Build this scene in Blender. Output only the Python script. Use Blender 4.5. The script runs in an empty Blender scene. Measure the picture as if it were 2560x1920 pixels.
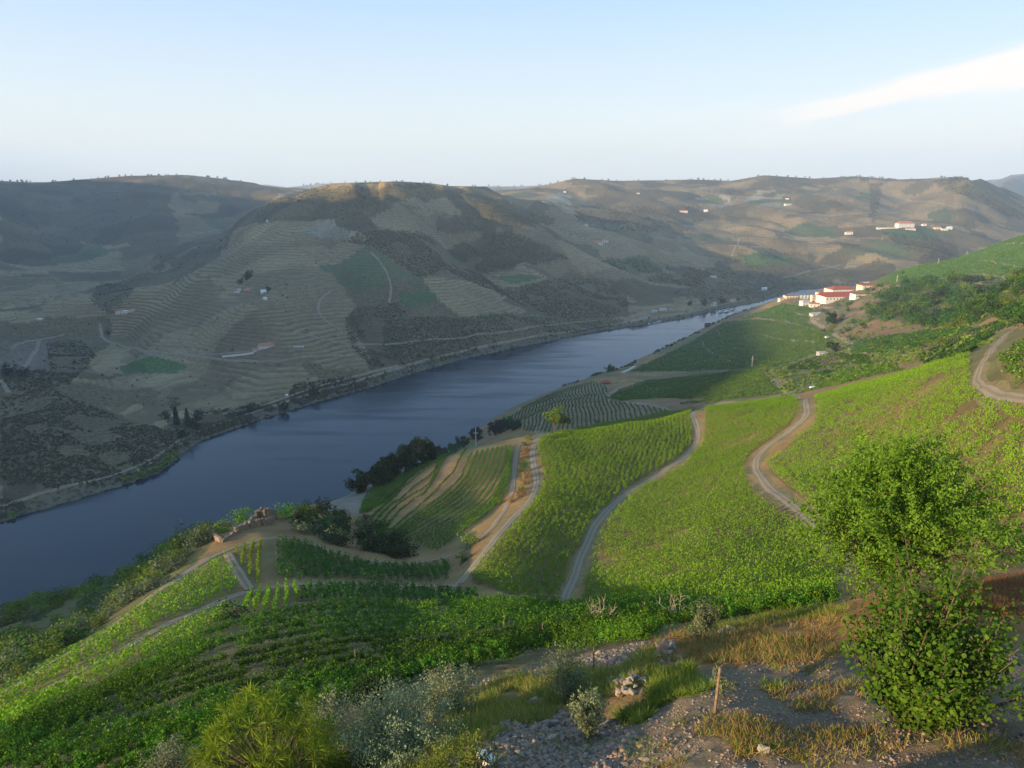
import bpy, math, random
import numpy as np
from mathutils import Vector
random.seed(7); RNG = np.random.default_rng(7)
SC = bpy.context.scene; COL = SC.collection
# ---------------------------------------------------------------- camera, sky, sun, exposure
H = 250.0                       # metres of the viewpoint above the river
F = 705.0                       # focal length in pixels of a 1024 wide frame
PITCH = math.radians(16.0)
cd = bpy.data.cameras.new("camera"); cam = bpy.data.objects.new("camera", cd); COL.objects.link(cam)
cam.location = (0, 0, H); cam.rotation_euler = (math.pi/2-PITCH, 0, 0)
cd.sensor_fit = 'HORIZONTAL'; cd.sensor_width = 36.0; cd.lens = 36.0*F/1024.0
cd.clip_start = 0.5; cd.clip_end = 40000
SC.camera = cam
SUN_EL = math.radians(12.0); SUN_AZ = math.radians(-117.0)   # azimuth clockwise from +Y, the viewing direction
w = bpy.data.worlds.new("World"); SC.world = w; w.use_nodes = True
wt = w.node_tree; wt.nodes.clear()
def wn(t, **k):
    n = wt.nodes.new(t)
    for a, b in k.items(): setattr(n, a, b)
    return n
sky = wn('ShaderNodeTexSky', sky_type='NISHITA', sun_disc=False, sun_elevation=SUN_EL, sun_rotation=SUN_AZ)
sky.altitude = 300; sky.air_density = 1.0; sky.dust_density = 1.5; sky.ozone_density = 1.0
bg = wn('ShaderNodeBackground'); bg.inputs['Strength'].default_value = 0.127
wo = wn('ShaderNodeOutputWorld')
wt.links.new(bg.outputs[0], wo.inputs['Surface'])
# clouds: thin bright banks low on the right, built on the direction of the sky
tc = wn('ShaderNodeTexCoord'); sep = wn('ShaderNodeSeparateXYZ'); wt.links.new(tc.outputs['Generated'], sep.inputs[0])
def wm(op, a, b=None, c=None, clamp=False):
    n = wn('ShaderNodeMath', operation=op, use_clamp=clamp)
    for i, v in enumerate((a, b, c)):
        if v is None: continue
        if isinstance(v, (int, float)): n.inputs[i].default_value = v
        else: wt.links.new(v, n.inputs[i])
    return n.outputs[0]
azn = wm('ARCTAN2', sep.outputs[0], sep.outputs[1]); eln = wm('ARCSINE', sep.outputs[2])
cmb = wn('ShaderNodeCombineXYZ'); wt.links.new(wm('MULTIPLY', azn, 3.0), cmb.inputs[0])
wt.links.new(wm('MULTIPLY', wm('SUBTRACT', eln, wm('MULTIPLY', azn, 0.22)), 22.0), cmb.inputs[1])
cn = wn('ShaderNodeTexNoise'); cn.inputs['Scale'].default_value = 1.3; cn.inputs['Detail'].default_value = 7; cn.inputs['Roughness'].default_value = 0.55
wt.links.new(cmb.outputs[0], cn.inputs['Vector'])
def ss(x, a, b):      # smooth step
    n = wn('ShaderNodeMapRange', interpolation_type='SMOOTHSTEP')
    n.inputs['From Min'].default_value = a; n.inputs['From Max'].default_value = b
    wt.links.new(x, n.inputs['Value']); return n.outputs[0]
# main streak: rises and widens to the right
cz = wm('ADD', wm('MULTIPLY', azn, 0.135), 0.038)             # centre elevation
hw = wm('MULTIPLY', wm('SUBTRACT', azn, 0.24), 0.070)          # half height grows with azimuth
dd = wm('DIVIDE', wm('ABSOLUTE', wm('SUBTRACT', wm('ADD', eln, wm('MULTIPLY', wm('SUBTRACT', cn.outputs[0], .5), .05)), cz)), wm('MAXIMUM', hw, 0.002))
streak = wm('MULTIPLY', wm('SUBTRACT', 1.0, ss(dd, 0.5, 1.2)), ss(azn, 0.26, 0.45))
low = wm('MULTIPLY', wm('MULTIPLY', ss(azn, -0.1, 0.6), wm('SUBTRACT', 1.0, ss(eln, 0.03, 0.16))), ss(cn.outputs[0], .25, .75))
cl = wm('ADD', wm('MULTIPLY', streak, 0.9), wm('MULTIPLY', low, .5), clamp=True)
mix = wn('ShaderNodeMix', data_type='RGBA'); wt.links.new(cl, mix.inputs[0])
mul = wn('ShaderNodeMix', data_type='RGBA', blend_type='MULTIPLY'); mul.inputs[0].default_value = 1
wt.links.new(sky.outputs[0], mul.inputs[6]); mul.inputs[7].default_value = (.9, 1.1, 1.3, 1)
gr = wn('ShaderNodeMix', data_type='RGBA'); wt.links.new(ss(eln, -0.02, .38), gr.inputs[0])      # pale evening air: whitish low down, light blue higher
gr.inputs[6].default_value = (3.55, 3.5, 3.25, 1); gr.inputs[7].default_value = (1.3, 2.45, 4.05, 1)
gm = wn('ShaderNodeMix', data_type='RGBA'); gm.inputs[0].default_value = .85
wt.links.new(mul.outputs[2], gm.inputs[6]); wt.links.new(gr.outputs[2], gm.inputs[7])
wt.links.new(gm.outputs[2], mix.inputs[6]); mix.inputs[7].default_value = (4.15, 3.9, 3.65, 1)
wt.links.new(mix.outputs[2], bg.inputs['Color'])
sd = bpy.data.lights.new("sun", 'SUN'); sd.energy = 5.0; sd.angle = math.radians(0.6); sd.color = (1.0, 0.77, 0.46)
so = bpy.data.objects.new("sun", sd); COL.objects.link(so)
sdir = Vector((math.sin(SUN_AZ)*math.cos(SUN_EL), math.cos(SUN_AZ)*math.cos(SUN_EL), math.sin(SUN_EL)))
so.rotation_euler = (-sdir).to_track_quat('-Z', 'Y').to_euler()
SC.view_settings.view_transform = 'Standard'; SC.view_settings.look = 'None'; SC.view_settings.gamma = 1
SC.view_settings.exposure = 1.12
SC.cycles.max_bounces = 6; SC.cycles.diffuse_bounces = 2; SC.cycles.glossy_bounces = 2
SC.cycles.transmission_bounces = 2; SC.cycles.volume_bounces = 1; SC.cycles.transparent_max_bounces = 6
SC.cycles.use_denoising = True
# ---------------------------------------------------------------- survey helpers: sight lines of the viewpoint
K = 1024/2212.0
CP, SP = math.cos(PITCH), math.sin(PITCH)
def ray(vx, vy):
    x = np.asarray(vx, float)*K-512; y = 384-np.asarray(vy, float)*K
    return np.stack([x/F, CP+y/F*SP, -SP+y/F*CP], -1)
def P(vx, vy, d):
    return np.array([0, 0, H])+ray(vx, vy)*d
def proj(p):                    # world -> survey coordinates and depth
    p = np.asarray(p, float); q = p-np.array([0, 0, H])
    d = q[..., 1]*CP-q[..., 2]*SP; u = q[..., 1]*SP+q[..., 2]*CP
    d_ = np.where(d > .01, d, .01)
    return (q[..., 0]/d_*F+512)/K, (384-u/d_*F)/K, d
# ---------------------------------------------------------------- noise
def _h(ix, iy, s):
    n = (ix.astype(np.int64)*374761393+iy.astype(np.int64)*668265263+s*974634777) & 0x7fffffff
    n = ((n ^ (n >> 13))*1274126177) & 0x7fffffff
    return ((n ^ (n >> 16)) & 0xffff)/65535.0
def vnoise(x, y, s=0):
    ix = np.floor(x); iy = np.floor(y); fx = x-ix; fy = y-iy
    fx = fx*fx*(3-2*fx); fy = fy*fy*(3-2*fy)
    return (_h(ix, iy, s)*(1-fx)+_h(ix+1, iy, s)*fx)*(1-fy)+(_h(ix, iy+1, s)*(1-fx)+_h(ix+1, iy+1, s)*fx)*fy
def fbm(x, y, s=0, o=4):
    r = 0; a = .5; t = 0
    for k in range(o):
        r = r+a*vnoise(x, y, s+k*17); t += a; a *= .5; x = x*2.03+11.3; y = y*2.03+5.7
    return r/t
# ---------------------------------------------------------------- terrain
FARB_V = [(0,1128),(100,1100),(250,1055),(345,1022),(375,1000),(430,955),(560,908),(690,868),(800,838),(900,805),(1000,777),(1100,755),(1200,735),
          (1300,715),(1400,700),(1480,688),(1560,668),(1640,652)]
def onplane(v, z=0.):
    r = ray(v[0], v[1]); return np.array([0, 0, H])+r*((z-H)/r[2])
FARB = [(-900,-900),(-700,-200),(-530,200)]+[tuple(onplane(v)[:2]) for v in FARB_V]+[(700,1700),(1000,1850),(1600,1950),(5000,2600),(14000,4000)]
NEARB = [(-560,-900),(-430,-200),(-345,120),(-255,340),(-105,540),(-8,755),(60,850),(143,945),(288,1150),(408,1330),(530,1470),(700,1560),(1000,1660),(1600,1760),(5000,2400),(14000,3800)]
def sdist(x, y, line):          # signed distance, positive on the right hand (south-east) side
    best = np.full(x.shape, 1e18); sg = np.ones(x.shape)
    for (ax, ay), (bx, by) in zip(line[:-1], line[1:]):
        dx, dy = bx-ax, by-ay; L = dx*dx+dy*dy
        t = np.clip(((x-ax)*dx+(y-ay)*dy)/L, 0, 1)
        ex = x-(ax+t*dx); ey = y-(ay+t*dy); d = ex*ex+ey*ey
        c = dx*(y-ay)-dy*(x-ax)
        m = d < best
        best = np.where(m, d, best); sg = np.where(m, np.where(c < 0, 1., -1.), sg)
    return np.sqrt(best)*sg
NC = [(1540,1540,22),(1100,1655,20),(1600,1655,18),(2100,1655,15),(600,1655,25),(250,1655,34),(0,1655,42),(870,1600,26),(1000,1500,34),
 (1215,1500,30),(1260,1590,24),(1400,1400,34),(1440,1420,32),(1350,1490,27),(1500,1400,34),(1650,1400,31),(1800,1325,37),(1600,1345,42),(1980,1500,22),(2150,1500,20),
 (2212,1400,26),(2212,1310,33),(1925,1290,34),(2150,1250,42),(2212,1200,56),
 (1250,1330,78),(1000,1380,68),(800,1340,88),(500,1400,74),(300,1500,60),(100,1600,48),(0,1590,52),(1300,1385,52),(1150,1400,56),(1000,1440,46),(800,1500,42),(500,1550,42),
 (1550,1331,70),(1750,1300,62),(1400,1305,88),(1100,1303,98),(700,1310,104),
 (1220,1300,126),(990,1264,138),(740,1262,130),(540,1275,124),(430,1320,110),(300,1385,98),(120,1480,84),(0,1545,76),
 (585,1163,158),(487,1190,148),(386,1250,133),(286,1321,117),(134,1418,101),(0,1500,90),
 (0,1450,112),(0,1400,150),(0,1330,225),(200,1280,215),(350,1200,210),(440,1155,190),(200,1340,150),(330,1240,160),
 (460,1150,176),(570,1125,188),(600,1140,176),(640,1120,190),(690,1100,205),(750,1150,185),(850,1180,175),(870,1215,165),
 (735,1200,156),(890,1222,158),(1000,1190,163),(670,1215,145),(800,1240,142),
 (830,1160,180),(950,1150,186),(1050,1100,202),(1080,1000,240),(1100,965,262),(1000,975,275),(900,1010,268),(800,1050,255),(720,1085,232),(900,1080,215),(850,1080,232),
 (1160,945,272),(1150,1010,235),(1150,1080,195),(1080,1150,165),(1020,1227,145),
 (1350,1060,205),(1250,1180,158),(1500,890,300),(1350,920,290),(1500,960,255),(1500,1100,165),(1500,1200,125),(1650,1250,92),(1630,1000,190),(1650,1050,165),
 (1740,865,245),(1740,1113,135),(1600,880,280),
 (1900,950,165),(1900,1050,125),(2000,820,178),(2107,823,140),(2200,866,105),(2150,759,170),(2090,765,190),(2212,735,150),(2212,950,88),(2100,1000,98),(2212,1100,66),
 (2050,1150,76),(1839,1227,90),
 # out of sight, behind the shelf
 (1200,960,380),(1350,945,420),(1500,910,420),(1000,1015,380),(900,1060,380),(750,1130,330),(1850,835,300),(2000,800,260),(1600,895,360),(1300,950,350),
 (1740,868,290),
 (1110,905,600),(1200,900,500),(1300,850,650),(1400,880,480),(1310,815,760),(1420,860,580),(1500,840,600),(1620,800,650),(1550,870,430),
 (1644,799,600),(1671,823,460),
 (1380,800,880),(1500,740,1000),(1600,760,850),(1700,760,760),(1560,700,1150),(1640,668,1250),(1750,645,1210),(1690,660,1150),(1750,700,950),(1700,645,1230),(1800,637,1230),(1870,615,1300),
 (1900,602,1330),(1800,690,900),(1850,750,620),(1700,790,600),(1750,830,420),(1900,790,380),(1990,775,330),(1950,740,480),(2060,712,450),(2150,705,330),(2212,690,300),
 (1900,680,780),(2050,650,720),(2212,650,600),(2212,600,800),(2000,600,1000),(2100,560,1050),(2212,510,1050),(1950,585,1180),
 (2212,545,1400),(2000,630,1500),(1850,655,1600)]
NW = [(0,2,247.6),(0,7,240.5),(-6,4,240.5),(6,5,241.5),(-12,2,234),(12,3,237),(-3,11,236),(4,10,237.5),(-30,5,222),(30,5,227),(60,20,232),(120,30,250),(-60,0,204),(-120,10,165),(-200,100,95),(200,60,270),
      (500,200,300),(900,300,320),(-150,-60,150),(400,500,225),(900,800,230),(1500,1200,220),(2500,1500,230)]
FCV = [(573,750,935),(540,628,1060),(600,480,1290),(680,440,1390),(860,392,1550),(740,395,1530),(640,405,1520),(560,470,1400),(480,540,1290),(380,620,1180),(960,398,1700),(1080,425,1850),
 (300,690,1080),(240,730,1010),(400,720,1000),(450,800,900),(300,820,880),(380,860,840),(620,700,985),(700,620,1090),(760,520,1240),(820,470,1350),(700,560,1160),
 (780,640,1080),(850,620,1150),(900,560,1270),(950,480,1450),(800,760,960),(860,760,985),(950,720,1060),(1000,650,1170),(1000,560,1350),(1050,620,1250),(1100,700,1120),
 (1200,700,1210),(1200,600,1430),(1200,520,1680),(1150,450,1930),(1300,580,1560),(1300,520,1760),(1300,650,1370),(1400,650,1420),(1400,590,1640),(1500,620,1600),(1500,540,2000),(1400,500,2050),
 # left valley and its hill
 (270,672,1190),(170,690,1150),(100,600,1600),(0,650,1300),(0,560,1750),(200,560,1800),(330,590,1550),(420,520,1800),(250,500,2050),(100,480,2150),(0,470,2000),(0,392,2300),(100,390,2500),(380,378,2700),(600,402,2800),(500,430,2500),(300,430,2400),(520,480,2200),
 (50,750,980),(0,800,860),(100,830,820),(200,810,850),(190,740,1000),(0,850,780),(150,900,700),(0,950,640),(250,920,720),(330,880,790),(120,1000,610),(0,1050,570),(330,960,690),
 # back ridge
 (1240,385,3300),(1150,405,3300),(1350,388,3300),(1450,392,3350),(1650,378,3400),(1750,388,3400),(1850,380,3300),(1950,385,3200),(2080,380,3000),(2150,415,3000),(2212,447,3000),
 (1250,440,2700),(1400,440,2750),(1500,440,2800),(1600,430,2950),(1300,480,2200),(1500,480,2500),(1700,480,2550),(1700,430,2950),(1850,430,2900),(1650,540,2100),(1600,590,1850),(1700,590,1900),(1560,640,1600),(1650,620,1720),
 (1950,490,2400),(1950,430,2950),(1850,500,2300),(1850,560,2050),(2050,500,2400),(2150,480,2600),(2100,560,2100),(1950,560,2000),(2200,540,2200),(1750,520,2250),
 # beyond the ridges
 (1000,430,4200),(1240,430,4400),(1650,430,4600),(2080,440,4400),(2212,440,4500),(600,430,3600),(860,420,2300),(740,430,2300),(300,420,3600),(0,420,3300),
 (1000,399,6500),(1080,402,6500),(2212,374,8000),(2150,382,8000),(1650,395,7800),(2100,388,7800)]
FW = [(-1700,1000,385),(-1900,1500,500),(-1250,620,325),(-1000,250,120),(-1550,100,330),(-2300,2300,440),(-2800,1500,500),(-1400,-600,100),(-1450,1350,330)]  # includes unseen hills off the left, heights shaped to shade the far bank
def tps_fit(u, v, s, lam):
    n = len(u); R2 = (u[:, None]-u)**2+(v[:, None]-v)**2
    Km = 0.5*R2*np.log(R2+1e-12)+lam*np.eye(n); Pm = np.stack([np.ones(n), u, v], 1)
    A = np.block([[Km, Pm], [Pm.T, np.zeros((3, 3))]]); return np.linalg.solve(A, np.concatenate([s, np.zeros(3)]))
def tps_eval(c, u0, v0, u, v):
    out = np.empty(u.shape); uf = u.ravel(); vf = v.ravel(); of = out.reshape(-1); n = len(u0)
    for i in range(0, uf.size, 40000):
        a = uf[i:i+40000].astype(np.float32)[:, None]; b = vf[i:i+40000].astype(np.float32)[:, None]
        R2 = (a-u0.astype(np.float32))**2+(b-v0.astype(np.float32))**2
        of[i:i+40000] = (0.5*R2*np.log(R2+1e-9))@c[:n].astype(np.float32)+c[n]+c[n+1]*a[:, 0]+c[n+2]*b[:, 0]
    return out
US = 2.6
def uv_of(x, y): return US*np.clip(np.arctan2(x, y), -1.15, 1.15), np.log(np.hypot(x, y)+1e-9)
def fit(cv, cw, lam):
    p = [P(*c) for c in cv]+[np.array(c, float) for c in cw]; p = np.array(p)
    u, v = uv_of(p[:, 0], p[:, 1]); s = (H-p[:, 2])/np.hypot(p[:, 0], p[:, 1])
    return tps_fit(u, v, s, lam), u, v
_nb = [(x, y, 1.0) for x, y in NEARB[3:11]]
NFIT = fit(NC, NW+_nb, 2e-4)
FFIT = fit(FCV, FW+[(x, y, 2.0) for x, y in FARB[3:-4:2]], 2e-4)
AZ = np.radians(np.concatenate([np.arange(-180, -60, 3.), np.arange(-60, -41, .5), np.arange(-41, 41, .062), np.arange(41, 60, .5), np.arange(60, 180.1, 3.)]))
NR = 1150; LR = np.linspace(math.log(1.2), math.log(9500), NR)
def gully(x, y):                # spurs and gullies running down to the river
    a = fbm(x/260+3.1, y/260, 5, 4); b = 1-np.abs(2*fbm(x/300+.0012*y, y/420+9, 9, 3)-1)*2.2
    return a-.5, b
def height(AZg, LRg):
    r = np.exp(LRg); x = r*np.sin(AZg); y = r*np.cos(AZg)
    u = US*np.clip(AZg, -1.15, 1.15); v = LRg
    dn = sdist(x, y, NEARB); df = -sdist(x, y, FARB)
    z = np.full(x.shape, -8.0)
    m = dn > -1
    zn = H-tps_eval(NFIT[0], NFIT[1], NFIT[2], u[m], v[m])*r[m]
    rm = r[m]; xm, ym = x[m], y[m]
    zn = zn+(fbm(xm/14, ym/14, 3, 3)-.5)*np.clip(rm/90, 0.0, 1.6)*(1+np.clip((rm-350)/300, 0, 3))
    zn = zn+(fbm(xm/2.2, ym/2.2, 4, 4)-.5)*np.clip(1.4-rm/45, 0.05, 1)*.8
    d = dn[m]; zn = np.minimum(zn, np.where(d > 0, 1.1*d+.3, d*.6))
    z[m] = np.clip(np.maximum(zn, np.minimum(d*.35, 6)), -8, 420)
    m = df > -1
    zf = H-tps_eval(FFIT[0], FFIT[1], FFIT[2], u[m], v[m])*r[m]
    xm, ym, d = x[m], y[m], df[m]
    n1, n2 = gully(xm, ym); amp = np.clip(d/250, 0, 1)*np.clip(zf/40, 0.2, 1.)*np.clip(1500/r[m], .45, 1)
    zf = zf+amp*(n1*44+(n2-.3)*-38)+(fbm(xm/45, ym/45, 12, 3)-.5)*np.clip(d/60, 0, 1)*6
    zf = np.minimum(zf, np.where(d > 0, np.where(d < 12, .45*d, 5.4+.75*(d-12)), d*.6))
    z[m] = np.clip(np.maximum(zf, np.minimum(np.minimum(d*.45, 5+d*.02), 30)), -8, 520)
    return z
AZG, LRG = np.meshgrid(AZ, LR, indexing='ij')
ZG = height(AZG, LRG)
RG = np.exp(LRG); XG = RG*np.sin(AZG); YG = RG*np.cos(AZG)
def hz(x, y):
    x = np.asarray(x, float); y = np.asarray(y, float)
    fa = np.interp(np.arctan2(x, y), AZ, np.arange(len(AZ)))
    fr = np.clip((np.log(np.hypot(x, y)+1e-9)-LR[0])/(LR[1]-LR[0]), 0, NR-1.001)
    i = np.clip(fa.astype(int), 0, len(AZ)-2); j = fr.astype(int); a = fa-i; b = fr-j
    return (ZG[i, j]*(1-a)+ZG[i+1, j]*a)*(1-b)+(ZG[i, j+1]*(1-a)+ZG[i+1, j+1]*a)*b
# bring the ridge line to its surveyed height
SKYL = [(-3000,392),(0,390),(60,393),(100,393),(200,385),(280,379),(400,377),(480,385),(560,396),(620,404),(650,401),(700,396),(790,393),(860,391),(930,395),(970,401),(1030,402),
        (1120,402),(1180,399),(1240,385),(1330,390),(1400,389),(1500,387),(1580,390),(1650,378),(1760,385),(1850,380),(1940,387),(2000,385),(2060,381),(2100,389),(2150,379),(2212,375),(5000,385)]
for _it in range(2):
    _s = np.array([ray(a, b) for a, b in SKYL]); _a = np.arctan2(_s[:, 0], _s[:, 1]); _t = -_s[:, 2]/np.hypot(_s[:, 0], _s[:, 1])
    tgt = np.interp(AZ, _a, _t); fm = (LR > math.log(1100)) & (LR < math.log(9000)); Sf = ((H-ZG)/RG)[:, fm]
    k = np.argmin(Sf, 1); cur = Sf[np.arange(len(AZ)), k]; lrk = LR[fm][k]
    ker = np.ones(25)/25; dl = np.convolve(np.pad(cur-tgt, 12, 'edge'), ker, 'valid'); lrk = np.convolve(np.pad(lrk, 30, 'edge'), np.ones(61)/61, 'valid')
    dl[np.abs(AZ) > .75] = 0
    wgt = np.exp(-((LR[None, :]-lrk[:, None])/.22)**2)*(LR > math.log(900))
    ZG = ZG+dl[:, None]*RG*wgt
_m = (LR[None, :] > math.log(1100)) & (np.abs(AZ) < .75)[:, None]
_lim = H-(tgt[:, None]+.0003)*RG
_ex = np.maximum(ZG-_lim, 0); ZG = np.where(_m, np.minimum(ZG, _lim)-np.minimum(_ex, 25)*.25, ZG)
SG = (H-ZG)/RG
CMIN = np.minimum.accumulate(SG, axis=1)
def visible(x, y, tol=3.0):     # can the viewpoint see this spot, give or take tol metres of height
    r = np.hypot(x, y); a = np.arctan2(x, y)
    i = np.clip(np.interp(a, AZ, np.arange(len(AZ))).astype(int), 0, len(AZ)-2)
    j = np.clip(((np.log(r)-LR[0])/(LR[1]-LR[0])).astype(int)-1, 0, NR-1)
    return (H-hz(x, y)-tol)/r < CMIN[i, j]
_T = np.exp(np.linspace(math.log(6), math.log(9500), 2600))
def cast(pts):                  # survey points -> points on the ground
    out = []
    for v in pts:
        r = ray(v[0], v[1]); p = np.array([0, 0, H])+r*_T[:, None]
        g = p[:, 2]-hz(p[:, 0], p[:, 1]); k = np.argmax(g < 0) if (g < 0).any() else len(_T)-1
        k = max(k, 1); t = _T[k-1]+(_T[k]-_T[k-1])*(g[k-1]/(g[k-1]-g[k]+1e-9)); q = np.array([0, 0, H])+r*t
        q[2] = hz(q[0], q[1]); out.append(q)
    return np.array(out)
def dens(pts, n, closed=False):
    pts = [np.array(p, float) for p in pts]
    if closed: pts = pts+[pts[0]]
    o = []
    for a, b in zip(pts[:-1], pts[1:]):
        for k in range(n): o.append(a+(b-a)*k/n)
    if not closed: o.append(pts[-1])
    return np.array(o)
def inpoly(x, y, poly):
    c = np.zeros(x.shape, bool); n = len(poly); x0, y0 = poly.min(0)[:2]; x1, y1 = poly.max(0)[:2]
    m = (x >= x0) & (x <= x1) & (y >= y0) & (y <= y1)
    xs, ys = x[m], y[m]; cc = np.zeros(xs.shape, bool)
    for i in range(n):
        ax, ay = poly[i][:2]; bx, by = poly[(i+1) % n][:2]
        if ay == by: continue
        cc ^= ((ay > ys) != (by > ys)) & (xs < (bx-ax)*(ys-ay)/(by-ay)+ax)
    c[m] = cc; return c
def wpoly(vp, n=4):             # survey polygon -> ground polygon (world x, y)
    return cast(dens(vp, n, True))[:, :2]
# ---------------------------------------------------------------- mesh and material helpers
def mesh_obj(name, V, Fc, mat, parent=None, fattr=None, smooth=False):
    V = np.asarray(V, np.float32).reshape(-1, 3)
    me = bpy.data.meshes.new(name)
    if isinstance(Fc, np.ndarray):
        n, k = Fc.shape
        me.vertices.add(len(V)); me.vertices.foreach_set('co', V.ravel())
        me.loops.add(n*k); me.loops.foreach_set('vertex_index', Fc.astype(np.int32).ravel())
        me.polygons.add(n); me.polygons.foreach_set('loop_start', (np.arange(n)*k).astype(np.int32)); me.polygons.foreach_set('loop_total', np.full(n, k, np.int32))
        me.update(calc_edges=True)
    else:
        me.from_pydata([tuple(map(float, v)) for v in V], [], [tuple(map(int, f)) for f in Fc]); me.update()
    if fattr is not None:
        a = me.attributes.new('rnd', 'FLOAT', 'FACE'); a.data.foreach_set('value', np.asarray(fattr, np.float32))
    if smooth: me.polygons.foreach_set('use_smooth', np.ones(len(me.polygons), bool))
    me.materials.append(mat)
    o = bpy.data.objects.new(name, me); COL.objects.link(o)
    if parent is not None: o.parent = parent
    return o
def tag(o, label=None, cat=None, group=None, kind=None):
    if label: o['label'] = label
    if cat: o['category'] = cat
    if group: o['group'] = group
    if kind: o['kind'] = kind
    return o
def empty(name, loc, rz=0.):
    o = bpy.data.objects.new(name, None); COL.objects.link(o); o.location = tuple(map(float, loc)); o.rotation_euler = (0, 0, rz); o.empty_display_size = .2
    return o
def dup(o, loc=None, rot=None, sc=None):
    c = o.copy(); COL.objects.link(c)
    if loc is not None: c.location = tuple(map(float, loc))
    if rot is not None: c.rotation_euler = rot
    if sc is not None: c.scale = sc if isinstance(sc, tuple) else (sc, sc, sc)
    for ch in list(o.children):
        d = ch.copy(); COL.objects.link(d); d.parent = c
        for g in list(ch.children):
            e = g.copy(); COL.objects.link(e); e.parent = d
    return c
def newmat(name):
    m = bpy.data.materials.new(name); m.use_nodes = True; m.node_tree.nodes.clear(); return m, m.node_tree
def N(t, ty, **k):
    n = t.nodes.new(ty)
    for a, b in k.items(): setattr(n, a, b)
    return n
def M(t, op, a, b=None, c=None, clamp=False):
    n = N(t, 'ShaderNodeMath', operation=op, use_clamp=clamp)
    for i, v in enumerate((a, b, c)):
        if v is None: continue
        if isinstance(v, (int, float)): n.inputs[i].default_value = v
        else: t.links.new(v, n.inputs[i])
    return n.outputs[0]
def noise(t, vec, scale, detail=4, rough=.55):
    n = N(t, 'ShaderNodeTexNoise'); n.inputs['Scale'].default_value = scale; n.inputs['Detail'].default_value = detail; n.inputs['Roughness'].default_value = rough
    if vec is not None: t.links.new(vec, n.inputs['Vector'])
    return n.outputs[0]
def mapr(t, v, a, b, c=0., d=1., smooth=True):
    n = N(t, 'ShaderNodeMapRange', interpolation_type='SMOOTHSTEP' if smooth else 'LINEAR')
    for k, x in (('From Min', a), ('From Max', b), ('To Min', c), ('To Max', d)): n.inputs[k].default_value = x
    t.links.new(v, n.inputs['Value']); return n.outputs[0]
def mixc(t, f, a, b, mode='MIX'):
    n = N(t, 'ShaderNodeMix', data_type='RGBA', blend_type=mode)
    for i, v in ((0, f), (6, a), (7, b)):
        if isinstance(v, (int, float)): n.inputs[i].default_value = v
        elif isinstance(v, tuple): n.inputs[i].default_value = (*v, 1)
        else: t.links.new(v, n.inputs[i])
    return n.outputs[2]
def plain(name, col, col2=None, scale=2., rough=.9, bump=.0, bscale=20., metal=0.):
    m, t = newmat(name); g = N(t, 'ShaderNodeNewGeometry').outputs['Position']
    p = N(t, 'ShaderNodeBsdfPrincipled'); o = N(t, 'ShaderNodeOutputMaterial'); t.links.new(p.outputs[0], o.inputs[0])
    p.inputs['Roughness'].default_value = rough; p.inputs['Specular IOR Level'].default_value = .25; p.inputs['Metallic'].default_value = metal
    c2 = col2 or tuple(x*.7 for x in col)
    nz = noise(t, g, scale, 6, .65)
    t.links.new(mixc(t, mapr(t, nz, .35, .65), col, c2), p.inputs['Base Color'])
    if bump:
        b = N(t, 'ShaderNodeBump'); b.inputs['Strength'].default_value = bump; b.inputs['Distance'].default_value = .05
        t.links.new(noise(t, g, bscale, 5, .6), b.inputs['Height']); t.links.new(b.outputs[0], p.inputs['Normal'])
    return m
def leafmat(name, dark, light, trans=.35, patch=.15, third=None):
    m, t = newmat(name); g = N(t, 'ShaderNodeNewGeometry').outputs['Position']
    a = N(t, 'ShaderNodeAttribute', attribute_name='rnd').outputs['Fac']
    nz = noise(t, g, patch, 3, .6)
    f = M(t, 'ADD', M(t, 'MULTIPLY', a, .6), M(t, 'MULTIPLY', M(t, 'SUBTRACT', nz, .3), 1.0), clamp=True)
    c = mixc(t, f, dark, light)
    if third: c = mixc(t, mapr(t, a, .93, .95), c, third)
    oi = N(t, 'ShaderNodeObjectInfo').outputs['Random']
    hs = N(t, 'ShaderNodeHueSaturation'); t.links.new(c, hs.inputs['Color']); t.links.new(mapr(t, oi, 0, 1, .75, 1.25, False), hs.inputs['Value'])
    t.links.new(mapr(t, oi, 0, 1, .485, .515, False), hs.inputs['Hue'])
    d = N(t, 'ShaderNodeBsdfDiffuse'); tr = N(t, 'ShaderNodeBsdfTranslucent'); mx = N(t, 'ShaderNodeMixShader'); mx.inputs[0].default_value = trans
    t.links.new(hs.outputs[0], d.inputs[0]); t.links.new(hs.outputs[0], tr.inputs[0]); t.links.new(d.outputs[0], mx.inputs[1]); t.links.new(tr.outputs[0], mx.inputs[2])
    o = N(t, 'ShaderNodeOutputMaterial'); t.links.new(mx.outputs[0], o.inputs[0]); return m
# ---- ground colours
TINT = np.empty(ZG.shape+(3,), np.float32); TERR = np.zeros(ZG.shape, np.float32); ROCK = np.zeros(ZG.shape, np.float32)
isn = sdist(XG, YG, NEARB) > 0
C_TER = (.205, .145, .074); C_SCR = (.11, .082, .041); C_SOIL = (.23, .135, .066); C_DRY = (.215, .135, .058); C_GRN = (.075, .12, .028); C_BARE = (.26, .215, .15)
pn = fbm(XG/170+7, YG/170, 31, 3); pn2 = fbm(XG/60, YG/60+4, 33, 4); pn3 = fbm(XG/60+40, YG/60, 35, 4)
TINT[...] = np.array(C_TER); TERR[...] = np.where(isn, 0, .9)
m = (~isn) & (pn > .60); TINT[m] = C_SCR; TERR[m] = .08
TINT[isn] = C_DRY
PAINTED = []
_wx = XG*.8+YG*.6+(pn2-.5)*80; _wy = -XG*.6+YG*.8+(pn-.5)*160
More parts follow.
